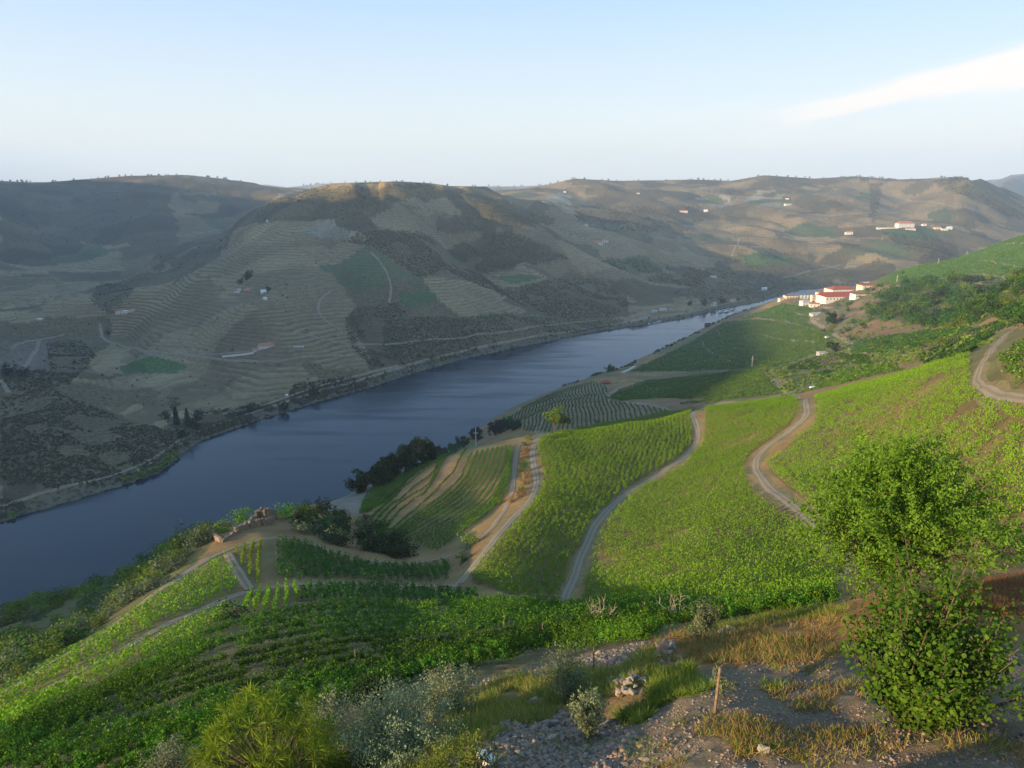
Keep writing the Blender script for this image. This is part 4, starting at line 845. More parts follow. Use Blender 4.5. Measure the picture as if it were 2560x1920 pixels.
for vx, vy, lb in ((382,918,'left one of the two tall dark cypresses on the far bank'),(407,922,'right one of the two tall dark cypresses on the far bank')):
    p = T(vx, vy); e = empty('cypress', p); rr = np.random.default_rng(int(vx)); hh = rr.random(1500); C = np.stack([rr.normal(size=1500)*1.5*(1-hh)**.6, rr.normal(size=1500)*1.5*(1-hh)**.6, 1+hh*19], 1)
    leafobj('crown', C, 1.1*(.6+.6*rr.random(1500)), L_DARK, e, .8, 1.8, rng=rr); mesh_obj('trunk', *tube([(0, 0, -1), (0, 0, 8)], [.4, .2]), m_bark, e); tag(e, lb, 'cypress')
for i, (vx, vy) in enumerate([(420,925),(360,905),(395,945),(430,905),(610,975-90),(680,850),(540,890)]): p = T(vx, vy); fartree(p[0], p[1], random.uniform(8, 12), 'dark bushy tree near the cypresses above the far bank', 'bushy trees near the far bank cypresses', .6)
# ---------------------------------------------------------------- buildings
m_white = plain("whitewash", (.72, .69, .62), (.60, .57, .50), .6)
m_cream = plain("cream render", (.66, .58, .45), (.56, .48, .37), .6)
m_red = plain("red roof tiles", (.36, .085, .045), (.27, .07, .045), 1.5)
m_tile = plain("orange roof tiles", (.46, .18, .09), (.34, .13, .08), 1.5)
m_greyroof = plain("grey sheet roof", (.38, .37, .35), (.30, .29, .28), .8)
m_win = plain("dark window", (.03, .035, .045), rough=.25)
m_door = plain("dark wood door", (.10, .05, .03))
m_conc = plain("pale concrete", (.46, .43, .38), (.36, .34, .30), 2)
m_steel = plain("brushed steel", (.55, .55, .54), rough=.35, metal=.8)
m_stone = plain("schist masonry", (.30, .205, .125), (.14, .10, .065), 1.6, bump=.9, bscale=5)
def boxg(x0, x1, y0, y1, z0, z1):
    V = [(x, y, z) for z in (z0, z1) for y in (y0, y1) for x in (x0, x1)]
    return V, [(0, 2, 3, 1), (4, 5, 7, 6), (0, 1, 5, 4), (2, 6, 7, 3), (0, 4, 6, 2), (1, 3, 7, 5)]
def gable(w, d, h, rh, ov=.4, hip=0.):
    x0, x1, y0, y1 = -w/2-ov, w/2+ov, -d/2-ov, d/2+ov; a = hip*d/2; t = .18
    V = [(x0, y0, h), (x1, y0, h), (x1, y1, h), (x0, y1, h), (x0+a, 0, h+rh), (x1-a, 0, h+rh)]; V += [(x, y, z+t) for x, y, z in V]
    top = [(6, 7, 11, 10), (7, 8, 11), (8, 9, 10, 11), (9, 6, 10)]; bot = [(0, 4, 5, 1), (1, 5, 2), (2, 5, 4, 3), (3, 4, 0)]; side = [(0, 1, 7, 6), (1, 2, 8, 7), (2, 3, 9, 8), (3, 0, 6, 9)]
    return V, top+bot+side
def building(label, vx, vy, wV, hV, d=None, yaw=0., roof='gable', wall=None, rmat=None, wins=0, rhV=None, storeys=1, cat='house', name='house', group=None, chimney=False, dep=None):
    p = T(vx, vy); s = float(proj(p)[2])*K/F; w = wV*s; h = hV*s; d = d if d else min(w*.6, 11); rh = (rhV*s) if rhV else d*.22
    wall = wall or m_white; rmat = rmat or m_red; c_, s_ = math.cos(yaw), math.sin(yaw)
    cs = [(p[0]+x*c_-y*s_, p[1]+x*s_+y*c_) for x in (-w/2, w/2) for y in (0, d)]; zs = [float(hz(*q)) for q in cs]; z = max(min(zs), float(p[2])-.5*h)
    sink = z-min(zs)+2.5
    e = empty(name, (p[0]-s_*d/2, p[1]+c_*d/2, z), yaw)
    V, Fq = boxg(-w/2, w/2, -d/2, d/2, -sink, h)
    if roof == 'gable':
        V += [(-w/2, 0, h+rh-.02), (w/2, 0, h+rh-.02)]; Fq = [f for f in Fq if f != (4, 5, 7, 6)]+[(4, 8, 6), (5, 7, 9), (4, 5, 9, 8), (6, 8, 9, 7)]
        V = [(x, y, zz) for x, y, zz in V]
    mesh_obj('wall', V, Fq, wall, e)
    if roof == 'gable': mesh_obj('roof', *gable(w, d, h+.03, rh, .35), rmat, e)
    elif roof == 'hip': mesh_obj('roof', *gable(w, d, h+.03, rh, .35, .9), rmat, e)
    elif roof == 'flat': mesh_obj('roof', *boxg(-w/2-.2, w/2+.2, -d/2-.2, d/2+.2, h+.004, h+.35), rmat, e)
    if wins:
        for st in range(storeys):
            for k in range(wins):
                xx = -w/2+w*(k+.5)/wins; ww = min(w/wins*.4, 1.5); zc = h*(st+.55)/storeys; wh = h/storeys*.38
                if st == 0 and k == wins//2: mesh_obj('door', *boxg(xx-ww/2, xx+ww/2, -d/2-.08, -d/2+.05, .1, zc+wh*.5), m_door, e); continue
                mesh_obj('window', *boxg(xx-ww/2, xx+ww/2, -d/2-.06, -d/2+.05, zc-wh*.5, zc+wh*.5), m_win, e)
        nw = max(1, int(d/5))
        for sx in (-1, 1):
            for k in range(nw):
                yy = -d/2+d*(k+.5)/nw; zc = h*(storeys-.45)/storeys; wh = h/storeys*.36; xs = sorted((sx*(w/2-.05), sx*(w/2+.06)))
                mesh_obj('window', *boxg(xs[0], xs[1], yy-.6, yy+.6, zc-wh*.5, zc+wh*.5), m_win, e)
    if chimney: mesh_obj('chimney', *boxg(w*.2, w*.2+.8, .3, 1.1, h, h+rh+1.), wall, e)
    tag(e, label, cat, group); return e
Bd = building; wg = 'winery buildings on the spur'
Bd('large winery hall with bright red roof, highest of the white complex', 1826, 632, 60, 12, 26, .15, 'hip', m_white, m_red, 8, 6, cat='winery hall', name='winery_hall', group=wg)
Bd('long front winery hall with dark red roof and a row of small windows', 1816, 646, 68, 9, 28, .12, 'gable', m_white, m_red, 9, 8, cat='winery hall', name='winery_hall', group=wg)
Bd('white winery wing with red roof left of the large halls', 1782, 640, 26, 9, 14, .1, 'hip', m_white, m_red, 3, 4, cat='winery hall', name='winery_hall', group=wg)
Bd('white winery building with a row of windows right of the front hall', 1862, 641, 30, 10, 14, .15, 'flat', m_white, m_red, 6, cat='winery hall', name='winery_hall', group=wg)
Bd('low winery shed with brownish red roof at the right rear of the complex', 1880, 620, 34, 6, 18, .1, 'gable', m_cream, m_red, 3, 3, cat='shed', name='winery_shed', group=wg)
Bd('pale flat roofed winery building behind the rear shed', 1868, 612, 24, 5, 10, .1, 'flat', m_cream, m_greyroof, 4, cat='winery building', name='winery_building', group=wg)
Bd('flat roofed white winery block at the left end of the complex', 1711, 644, 27, 9, 12, .1, 'flat', m_cream, m_red, 4, cat='winery building', name='winery_building', group=wg)
Bd('grey roofed winery building beside the left white block', 1736, 637, 19, 6, 12, .1, 'gable', m_white, m_greyroof, 2, 3, cat='winery building', name='winery_building', group=wg)
Bd('small cream annex, leftmost of the winery complex', 1691, 648, 13, 6, 8, .1, 'flat', m_cream, m_tile, 2, cat='winery building', name='winery_building', group=wg)
Bd('white two storey winery house below the tanks', 1742, 659, 18, 11, 10, .2, 'hip', m_white, m_greyroof, 3, 3, storeys=2, group=wg)
Bd('square cream winery tower between two white houses', 1757, 653, 8, 16, 6, .1, 'flat', m_cream, m_tile, 1, storeys=3, cat='tower', name='tower', group=wg)
Bd('low white house with reddish roof, lowest of the winery complex', 1760, 663, 20, 7, 10, -.2, 'gable', m_white, m_tile, 3, 3, group=wg)
Bd('small white office between the tanks and the front winery hall', 1775, 651, 16, 7, 8, .1, 'flat', m_white, m_greyroof, 2, cat='winery building', name='winery_building', group=wg)
for i in range(6):
    p = T(1731+i*7.2, 645); e = empty('storage_tank', p); c = 2*math.pi/16; rr = 3.0; hh = 4.2
    V = [(rr*math.cos(j*c), rr*math.sin(j*c), z) for z in (-2, hh) for j in range(16)]+[(rr*.65*math.cos(j*c), rr*.65*math.sin(j*c), hh+1.1) for j in range(16)]+[(0, 0, hh+1.5)]
    Fq = [(a*16+j, a*16+(j+1) % 16, (a+1)*16+(j+1) % 16, (a+1)*16+j) for a in range(1) for j in range(16)]
    mesh_obj('body', V[:32], Fq, m_steel, e); V2 = V[16:]
    mesh_obj('dome', V2, [(j, (j+1) % 16, 16+(j+1) % 16, 16+j) for j in range(16)]+[(16+j, 16+(j+1) % 16, 32) for j in range(16)], m_conc, e)
    tag(e, 'pale domed storage tank in the row in front of the winery', 'storage tank', 'domed tanks of the winery')
Bd('tan roofed cottage on the slope below the winery', 1765, 681, 22, 5, 8, .2, 'gable', m_cream, m_greyroof, 2, 3)
Bd('orange walled house with red roof beside the tall dark tree clump', 1816, 692, 20, 6, 9, -.2, 'gable', plain("orange render", (.60, .30, .13)), m_tile, 2, 4)
Bd('tiny white hut by the track below the brown slope', 1789, 730, 8, 4, 4, 0, 'flat', m_white, m_greyroof, 0, cat='hut', name='hut')
Bd('long pale shed beside the dark spreading tree', 1779, 766, 19, 7, 6, 0, 'flat', m_conc, m_greyroof, 3, cat='shed', name='shed')
Bd('small red roofed hut above the striped slope near the river', 1311, 829, 17, 5, 7, .1, 'hip', plain("brown stone", (.22, .12, .07)), m_red, 1, 4, cat='hut', name='hut')
eg = 'white estate high on the far right hillside'
Bd('main estate house with red roof high on the far right hillside', 1958, 491, 36, 9, 22, .1, 'hip', m_white, m_tile, 6, 5, storeys=2, group=eg)
Bd('long low white estate wing left of its main house', 1917, 494, 44, 3.5, 9, 0, 'flat', m_white, m_white, 6, group=eg, cat='outbuilding', name='outbuilding')
Bd('white estate outbuilding in front of the main house', 1968, 497, 20, 4, 9, 0, 'gable', m_white, m_tile, 3, 2, group=eg, cat='outbuilding', name='outbuilding')
Bd('small white house just right of the far estate', 1997, 488, 9, 4, 9, 0, 'gable', m_white, m_tile, 1, 2)
Bd('tan roofed farm building furthest left in the cluster right of the estate', 2026, 495, 14, 4, 12, 0, 'gable', m_cream, m_tile, 2, 2)
Bd('white farm building in the middle of the cluster right of the estate', 2041, 498, 13, 4, 12, 0, 'flat', m_white, m_white, 2)
Bd('white house at the right end of the cluster right of the estate', 2052, 496, 10, 5, 12, 0, 'gable', m_white, m_white, 1, 2)
Bd('isolated white house with red roof below the far estate', 1835, 507, 15, 5, 12, 0, 'gable', m_white, m_tile, 2, 3)
Bd('long white building high on the back ridge slope', 1703, 444, 15, 4.5, 10, .2, 'flat', m_white, m_white, 3, cat='building', name='building')
Bd('small white building just above the long one on the back ridge', 1701, 431, 6, 2.5, 8, 0, 'flat', m_white, m_white, 0, cat='building', name='building')
Bd('small red roofed white house above the far landing', 1541, 600, 14, 5, 9, 0, 'gable', m_white, m_tile, 2, 2)
Bd('white house alone on the far slope left of the winery', 1652, 628, 10, 5, 8, 0, 'gable', m_white, m_white, 1, 2)
Bd('white gabled house near the far boat landing', 1545, 662, 9, 6, 8, .6, 'gable', m_white, m_greyroof, 1, 3)
Bd('pinkish house right of the gabled one at the far landing', 1584, 652, 12, 5, 9, 0, 'gable', m_cream, m_tile, 2, 2)
Bd('white farmhouse left in the hamlet on the back slope', 1477, 459, 17, 4, 12, 0, 'gable', m_white, m_tile, 3, 2)
Bd('small white farmhouse right in the hamlet on the back slope', 1525, 458, 8, 3.5, 10, 0, 'gable', m_white, m_white, 1, 2)
Bd('long low building with orange red roof on the middle terraces', 1289, 525, 26, 3.5, 10, .05, 'gable', m_cream, m_tile, 4, 3)
Bd('white two storey house at the right end of the long orange roof', 1308, 525, 13, 7, 11, .05, 'hip', m_white, m_tile, 3, 2.5, storeys=2)
Bd('small white shed below the long orange roofed building', 1297, 529, 9, 2.5, 6, 0, 'flat', m_white, m_white, 0, cat='shed', name='shed')
Bd('white house with dark windows on the far bank above the roofless ruin', 1433, 672, 15, 5, 9, 0, 'flat', m_white, m_greyroof, 4)
Bd('low white building left of the windowed house on the far bank', 1414, 675, 11, 3.5, 8, 0, 'gable', m_white, m_greyroof, 2, 1.5)
Bd('white shed high on the middle terraces beside a track', 1266, 488, 10, 2.5, 8, .3, 'gable', m_white, m_greyroof, 1, 2, cat='shed', name='shed')
Bd('tiny ochre hut on the left end of the back ridge', 1220, 416, 6, 3.5, 10, 0, 'flat', m_cream, m_tile, 0, cat='hut', name='hut')
Bd('tiny pale hut on the sunny field of the back ridge', 1379, 419, 6, 2.5, 10, 0, 'flat', m_cream, m_tile, 0, cat='hut', name='hut')
Bd('white house with red roof, left of three in the side valley', 257, 679, 14, 8, 9, .1, 'hip', m_white, m_tile, 2, 2.5, storeys=2)
Bd('white house, middle of three in the side valley', 271, 678, 12, 7, 9, .1, 'flat', m_white, m_white, 2, storeys=2)
Bd('white house with orange roof, right of three in the side valley', 285, 674, 11, 6, 9, .1, 'hip', m_white, m_tile, 2, 2.5)
Bd('white gabled shed left in the upper farm on the main hill', 519, 630, 12, 5, 9, 1.2, 'gable', m_white, m_greyroof, 1, 3, cat='shed', name='shed')
Bd('low red roofed farm building in the upper farm on the main hill', 536, 627, 17, 4, 8, 0, 'gable', m_cream, m_tile, 2, 3)
Bd('white gabled barn right in the upper farm on the main hill', 571, 633, 15, 6, 10, .2, 'gable', m_white, m_white, 1, 3, cat='barn', name='barn')
Bd('small white hut below the upper farm', 572, 648, 7, 4, 5, 0, 'gable', m_white, m_white, 0, 2, cat='hut', name='hut')
Bd('two storey white manor with red roof and many windows on the lower main hill', 575, 753, 35, 10, 10, .18, 'hip', m_white, m_tile, 8, 4, storeys=2, chimney=True, cat='manor', name='manor_house')
Bd('small annex with red roof left of the white manor', 553, 760, 12, 5, 7, .18, 'gable', m_white, m_tile, 2, 2.5, cat='annex', name='annex')
Bd('low pale stone building right of the white manor', 645, 752, 22, 3, 6, .2, 'flat', m_conc, m_greyroof, 2, cat='building', name='building')
Bd('tiny white hut among bushes near the far waterline', 619, 857, 5, 4, 3, 0, 'flat', m_white, m_white, 0, cat='hut', name='hut')
Bd('long white shed in the left side valley', 84, 692, 10, 3, 6, .1, 'flat', m_white, m_white, 0, cat='shed', name='shed')
Bd('tiny white chapel on the orange shoulder of the main hill', 577, 481, 3, 5, 3, 0, 'gable', m_white, m_white, 0, 1.5, cat='chapel', name='chapel')
def wallrun(name, label, vp, hgt, thick, mat, jag=0., cat='wall', seed=1):
    w_ = resample(cast(dens(vp, 6))[:, :2], max(1., np.linalg.norm(np.diff(cast(vp)[:, :2], axis=0), axis=1).sum()/60)); tg = unit(np.gradient(w_, axis=0)); nn = np.stack([-tg[:, 1], tg[:, 0]], 1)*thick/2
    V = []; n = len(w_)
    for i in range(n):
        z = float(hz(*w_[i])); hh = (hgt[0]*(1-i/(n-1))+hgt[1]*i/(n-1))*(1+jag*(2*float(vnoise(np.array(i*.45), np.array(seed*7.3), 3))-1))
        a = w_[i]+nn[i]; b = w_[i]-nn[i]; V += [(a[0], a[1], z-1), (b[0], b[1], z-1), (b[0], b[1], z+hh), (a[0], a[1], z+hh)]
    Fq = [(i*4+j, i*4+(j+1) % 4, i*4+4+(j+1) % 4, i*4+4+j) for i in range(n-1) for j in range(4)]+[(0, 1, 2, 3)[::-1], tuple((n-1)*4+j for j in range(4))]
    o = mesh_obj(name, V, Fq, mat); tag(o, label, cat); return o
wallrun('terrace_wall', 'long white retaining wall left of the white manor', [(480,772),(520,768),(548,764)], (2.2, 2.2), .6, m_white)
wallrun('ruined_walls', 'long roofless pale stone ruin on the far bank by the water', [(1362,697),(1400,688)], (5, 5), .8, m_conc, .4)
wallrun('quay', 'pale stone slipway at the near waterline', [(1345,806),(1372,792)], (.8, .8), 4, m_conc, .1, 'slipway')
wallrun('jetty', 'pale stone jetty running along the far waterline', [(1400,702),(1428,694)], (1.0, 1.0), 3, m_conc, .1, 'jetty')
# ---- ruined farmhouse on the near crest: roofless enclosure, broken walls and gable tower
ru = empty('ruined_farmhouse', T(540, 1140)); R0_ = np.array(ru.location)
def rwall(name, a, b, ha, hb, thick=.6, jag=.25, seed=1, holes=()):
    A = T(*a)[:2] if len(a) == 2 else np.array(a[:2]); B = T(*b)[:2] if len(b) == 2 else np.array(b[:2]); L = np.linalg.norm(B-A); n = max(6, int(L/.35)); d = (B-A)/L; nn = np.array([-d[1], d[0]])*thick/2; V = []; Fq = []
    tops = []
    for i in range(n+1):
        q = A+d*L*i/n; z = float(hz(*q)); zt = z+(ha*(1-i/n)+hb*i/n)*(1+jag*(2*float(vnoise(np.array(i*.5), np.array(seed*3.3), 5))-1)); tops.append((q, z, zt))
    nz = 6
    for i, (q, z, zt) in enumerate(tops):
        for s in (1, -1):
            for k in range(nz+1): pz = z-1+(zt-z+1)*k/nz; V.append((q[0]+s*nn[0]-R0_[0], q[1]+s*nn[1]-R0_[1], pz-R0_[2]))
    m1 = nz+1; idx = lambda i, s, k: (i*2+s)*m1+k
    hole = lambda i, k: any(h0 <= (i+.5)/n <= h1 and k0 <= k < k1 for h0, h1, k0, k1 in holes)
    for i in range(n):
        for k in range(nz):
            if hole(i, k): continue
            Fq += [(idx(i, 0, k), idx(i+1, 0, k), idx(i+1, 0, k+1), idx(i, 0, k+1))[::-1], (idx(i, 1, k), idx(i+1, 1, k), idx(i+1, 1, k+1), idx(i, 1, k+1))]
            for di, (ia, ib) in ((-1, (i, i)), (1, (i+1, i+1))):
                if 0 <= i+di < n and hole(i+di, k): Fq.append((idx(ia, 0, k), idx(ia, 1, k), idx(ia, 1, k+1), idx(ia, 0, k+1)))
            if k > 0 and hole(i, k-1): Fq.append((idx(i, 0, k), idx(i+1, 0, k), idx(i+1, 1, k), idx(i, 1, k)))
        Fq.append((idx(i, 0, nz), idx(i+1, 0, nz), idx(i+1, 1, nz), idx(i, 1, nz)))
    Fq += [tuple([idx(0, 0, k) for k in range(nz+1)]+[idx(0, 1, k) for k in range(nz, -1, -1)]), tuple([idx(n, 0, k) for k in range(nz+1)][::-1]+[idx(n, 1, k) for k in range(nz+1)])]
    return mesh_obj(name, V, Fq, m_stone, ru)
rwall('enclosure_wall', (449,1156), (478,1172), 2.3, .8, .6, .1, 1)
rwall('enclosure_wall', (449,1156), (499,1137), 1.9, 1.5, .6, .12, 2)
rwall('enclosure_wall', (479,1173), (514,1152), .5, .9, .6, .4, 3)
rwall('front_wall', (508,1153), (590,1131), 1.5, 2.2, .6, .22, 4, holes=((.30, .37, 2, 5), (.62, .70, 2, 5)))
rwall('middle_wall', (512,1148), (556,1127), .8, 2.4, .6, .5, 5)
A_ = T(556,1126)[:2]; B_ = T(576,1128)[:2]; C_ = T(597,1121)[:2]; dv = unit(C_-B_)
D_ = A_+(C_-B_)*.8
rwall('tower_wall', tuple(A_)+(0,), tuple(B_)+(0,), 3.0, 3.6, .6, .10, 6, holes=((.35, .6, 3, 6),))
rwall('tower_wall', tuple(B_)+(0,), tuple(C_)+(0,), 4.2, 2.7, .6, .10, 7)
rwall('tower_wall', tuple(D_)+(0,), tuple(C_)+(0,), 3.5, 2.7, .6, .12, 8)
rwall('tower_wall', tuple(A_)+(0,), tuple(D_)+(0,), 3.0, 3.5, .6, .15, 9)
tag(ru, 'roofless ochre stone ruin with gable tower on the crest above the river', 'ruined farmhouse')
# ---- pylons
def pylon(vx, vy, hV, label, lattice=False):
    p = T(vx, vy); s = float(proj(p)[2])*K/F; h = hV*s*1.06; e = empty('pylon', p); w0, w1 = h*.045, h*.018; parts = []
    if lattice:
        w0, w1 = h*.05, h*.012
        cs = [(-1, -1), (1, -1), (1, 1), (-1, 1)]
        for a, b in cs: parts.append(tube([(a*w0, b*w0, -1), (a*w1, b*w1, h)], [h*.007]*2, 4))
        for k in range(9):
            for q in range(4):
                a, b = cs[q]; c, d = cs[(q+1) % 4]; u0 = w0+(w1-w0)*k/9; u1 = w0+(w1-w0)*(k+1)/9
                parts.append(tube([(a*u0, b*u0, h*k/9), (c*u1, d*u1, h*(k+1)/9)], [h*.004]*2, 4))
    else: parts.append((lambda V: (V, [(0, 1, 5, 4), (1, 2, 6, 5), (2, 3, 7, 6), (3, 0, 4, 7), (4, 5, 6, 7)]))([(-w0, -w0*.7, -1), (w0, -w0*.7, -1), (w0, w0*.7, -1), (-w0, w0*.7, -1), (-w1, -w1, h), (w1, -w1, h), (w1, w1, h), (-w1, w1, h)]))
    mesh_obj('pole', *join(parts), m_conc, e)
    mesh_obj('crossarm', *boxg(-h*.13, h*.13, -h*.016, h*.016, h*.70, h*.735), m_conc, e)
    for sx in (-1, 0, 1): mesh_obj('insulator', *tube([(sx*h*.115, 0, h*(.735 if sx else 1.)), (sx*h*.115, 0, h*(.80 if sx else 1.06))], [h*.012]*2, 5), m_win, e)
    tag(e, label, 'pylon', 'power line pylons')
pylon(1028,964,40,'concrete pylon with crossarm standing above the river edge vines'); pylon(1624,793,24,'pale pylon between the green hill and the dirt track',True)
pylon(1937,610,16,'pylon on the skyline slope right of the winery',True); pylon(2026,572,14,'pylon further up the right skyline slope',True); pylon(2088,552,10,'smallest pylon near the top of the right skyline slope',True)
pylon(394,1150,32,'thin lattice mast standing out against the water left of the ruin',True); pylon(381,770,22,'faint lattice pylon on the terraces of the main far hill',True)
pylon(1905,520,9,'faint lattice pylon below the far estate',True)
# ---- boats at the far landing
m_hull = plain("white boat hull", (.75, .76, .76), rough=.4)
def boat(vx, vy, L, yaw, label):
    q = onplane((vx, vy)); e = empty('boat', (q[0], q[1], 0), yaw); n = 9; V = []
    for i in range(n):
        t = i/(n-1); x = (t-.5)*L; hw = L*.15*math.sin(math.pi*min(t*.62+.36, .985))**.8; 
        if i == n-1: hw = .05
        V += [(x, -hw, 1.1+.5*t), (x, -hw*.6, -.3), (x, hw*.6, -.3), (x, hw, 1.1+.5*t)]
    Fq = [(i*4+j, i*4+(j+1) % 4, i*4+4+(j+1) % 4, i*4+4+j)[::-1] for i in range(n-1) for j in range(4)]+[(0, 1, 2, 3)]
    mesh_obj('hull', V, Fq, m_hull, e); mesh_obj('cabin', *boxg(-L*.28, L*.15, -L*.09, L*.09, 1.1, 2.9), m_hull, e); mesh_obj('window', *boxg(-L*.26, L*.16, -L*.095, L*.095, 1.9, 2.5), m_win, e); mesh_obj('roof', *boxg(-L*.30, L*.19, -L*.10, L*.10, 2.904, 3.05), m_hull, e)
    tag(e, label, 'boat', 'boats moored at the far landing')
boat(1557,675,14,.5,'white boat, left one moored at the far landing'); boat(1570,674,17,.5,'largest white boat moored in the middle at the far landing'); boat(1583,669,12,.5,'small white boat, right one moored at the far landing')
q = onplane((1566,671)); e = mesh_obj('pontoon', *boxg(-26, 26, -1.5, 1.5, .1, .7), m_conc); e.location = (q[0]-2, q[1]+6, 0); e.rotation_euler = (0, 0, .75); tag(e, 'pale floating pontoon behind the moored boats', 'pontoon')
# ---- small white van at the road top
def van(vx, vy, yaw, label):
    p = T(vx, vy); e = empty('parked_van', p, yaw); x = [-2.2, -2.2, -1.9, .7, 1.35, 2.2, 2.2]; z = [.4, 1.6, 1.85, 1.85, 1.15, 1.0, .4]; n = 7
    V = [(a, s*.85, b) for s in (-1, 1) for a, b in zip(x, z)]; Fq = [tuple(range(7)), tuple(range(7, 14))[::-1]]+[(i, (i+1) % 7, 7+(i+1) % 7, 7+i)[::-1] for i in range(7)]
    mesh_obj('body', V, Fq, m_hull, e)
    for s in (-1, 1): mesh_obj('side_window', *boxg(-1.6, .6, s*.86-.01, s*.86+.01, 1.2, 1.65), m_win, e)
    mesh_obj('windscreen', [(.78, -.75, 1.79), (.78, .75, 1.79), (1.34, .75, 1.19), (1.34, -.75, 1.19)], [(0, 3, 2, 1)], m_win, e)
    for a in (-1.4, 1.4):
        for s in (-1, 1): mesh_obj('wheel', *tube([(a, s*.72, .33), (a, s*.9, .33)], [.33, .33], 14), m_win, e)
    tag(e, label, 'van')
van(1757,842,.3,'small white van parked beside the vine hedge at the road top')
# ---------------------------------------------------------------- foreground
def grass(label, vp, n, mat, hgt, wid=.022, name='grass', lean=1.8, thr=.40):
    poly = wpoly(vp, 4); x, y = field_sample(poly, n, tol=2); k = fbm(x/1.3, y/1.3, 81, 3) > thr; x, y = x[k], y[k]; n = len(x)
    h = hgt*(.5+RNG.random(n))*(.5+fbm(x/2, y/2, 83, 2)); d = unit(np.stack([RNG.normal(size=n), RNG.normal(size=n), np.full(n, lean)+RNG.random(n)], 1)); s = unit(np.cross(d, RNG.normal(size=(n, 3))))*wid*.5
    p = np.stack([x, y, hz(x, y)-.04], 1); tip = p+d*h[:, None]; mid = p+d*h[:, None]*.5; tip[:, :2] += d[:, :2]*h[:, None]*.5
    V = np.stack([p, mid+s, tip, mid-s], 1).reshape(-1, 3)
    o = mesh_obj(name, V, np.arange(4*n).reshape(n, 4), mat, None, RNG.random(n)); tag(o, label, 'grass', kind='stuff'); return o
BENCH = [(1400,1400),(1500,1352),(1640,1333),(1830,1312),(1830,1400),(1780,1430),(1600,1440),(1450,1440)]
grass('dry orange brown grass on the lip of the foreground bench', BENCH, 8000, L_RUST, .35, thr=.42)
grass('tawny grass on the lip of the foreground bench', BENCH, 7000, L_HAY, .34, thr=.36)
grass('green tips of grass along the bench lip', [(1480,1362),(1640,1335),(1830,1312),(1830,1330),(1650,1352),(1500,1375)], 5000, L_GRASS, .45)
grass('rusty weeds behind the broad leaved bush', [(1990,1285),(2230,1240),(2230,1350),(2050,1345)], 9000, L_RUST, .40)
MID = [(965,1560),(1005,1500),(1100,1465),(1210,1445),(1340,1450),(1400,1405),(1425,1440),(1360,1500),(1230,1525),(1180,1560),(1100,1580),(985,1640),(940,1659),(930,1620)]
grass('yellowing meadow grass on the middle of the foreground slope', MID, 22000, L_GRASS, .40, thr=.37)
grass('dry grass mixed in the middle of the foreground slope', MID, 13000, L_HAY, .36, thr=.36)
grass('lush green grass tufts beside the rubble piles', [(1405,1470),(1410,1445),(1450,1432),(1500,1445),(1490,1500),(1440,1530),(1380,1565),(1320,1555),(1400,1520)], 9000, L_GRASS, .36, thr=.46)
grass('green grass tufts behind the stake', [(1460,1470),(1560,1440),(1680,1440),(1690,1490),(1560,1500),(1500,1520)], 6000, L_GRASS, .30, thr=.54)
grass('sparse weeds scattered over the stony ground', [(980,1659),(1200,1560),(1500,1540),(1800,1420),(2212,1500),(2212,1659)], 6000, L_GRASS, .20, thr=.56)
grass('rust weeds scattered over the stony ground', [(1400,1659),(1500,1480),(1800,1420),(2212,1520),(2212,1659)], 6000, L_RUST, .2, thr=.56)
grass('undergrowth below the yellow green shrub', [(380,1720),(430,1620),(700,1560),(960,1600),(950,1720)], 14000, L_GRASS, .5, thr=.3)
m_slate = plain("grey slate", (.25, .195, .145), (.13, .10, .08), 4, bump=.5, bscale=25)
m_pale = plain("pale stone", (.36, .29, .21), (.23, .18, .13), 3, bump=.5, bscale=25)
m_rustst = plain("rusty stone", (.34, .20, .12), (.20, .13, .09), 4, bump=.5, bscale=25)
CUBE = np.array([(x, y, z) for z in (-1, 1) for y in (-1, 1) for x in (-1, 1)], float); CF = np.array([(0, 2, 3, 1), (4, 5, 7, 6), (0, 1, 5, 4), (2, 6, 7, 3), (0, 4, 6, 2), (1, 3, 7, 5)])
def gravel(label, vp, n, s0, s1, mat, thr=.45, up=0.):
    x, y = field_sample(wpoly(vp, 4), n, tol=2); k = fbm(x/1.5, y/1.5, 87, 3) > thr; x, y = x[k], y[k]; n = len(x); s = s0*(s1/s0)**(RNG.random(n)**2.2)
    B = CUBE[None]*(1+RNG.normal(size=(n, 8, 3))*.22)*np.stack([s*.6, s*(.35+.25*RNG.random(n)), s*(.15+.25*RNG.random(n))], 1)[:, None]
    a = RNG.uniform(0, 6.3, n); b = RNG.normal(size=n)*.5; ca, sa, cb, sb = np.cos(a)[:, None], np.sin(a)[:, None], np.cos(b)[:, None], np.sin(b)[:, None]
    X, Y, Z = B[..., 0], B[..., 1], B[..., 2]; X, Z = X*cb-Z*sb, X*sb+Z*cb; X, Y = X*ca-Y*sa, X*sa+Y*ca
    V = np.stack([X+x[:, None], Y+y[:, None], Z+(hz(x, y)+s*.12+up)[:, None]], -1).reshape(-1, 3)
    o = mesh_obj('gravel', V, (np.arange(n)[:, None, None]*8+CF[None]).reshape(-1, 4), mat); tag(o, label, 'gravel', kind='stuff')
HEAP = [(960,1659),(985,1600),(1120,1555),(1170,1535),(1290,1550),(1380,1590),(1330,1680),(960,1690)]
gravel('grey slate rubble covering the lower foreground bank', HEAP, 3600, .03, .18, m_slate, .25)
gravel('reddish stone chips mixed into the rubble bank', HEAP, 2500, .03, .16, m_rustst, .35)
ALLB = [(1000,1680),(1200,1570),(1420,1540),(1500,1470),(1640,1430),(1800,1420),(2230,1420),(2230,1690)]
gravel('small grey stones strewn over the dusty ground', ALLB, 6500, .012, .09, m_slate, .45)
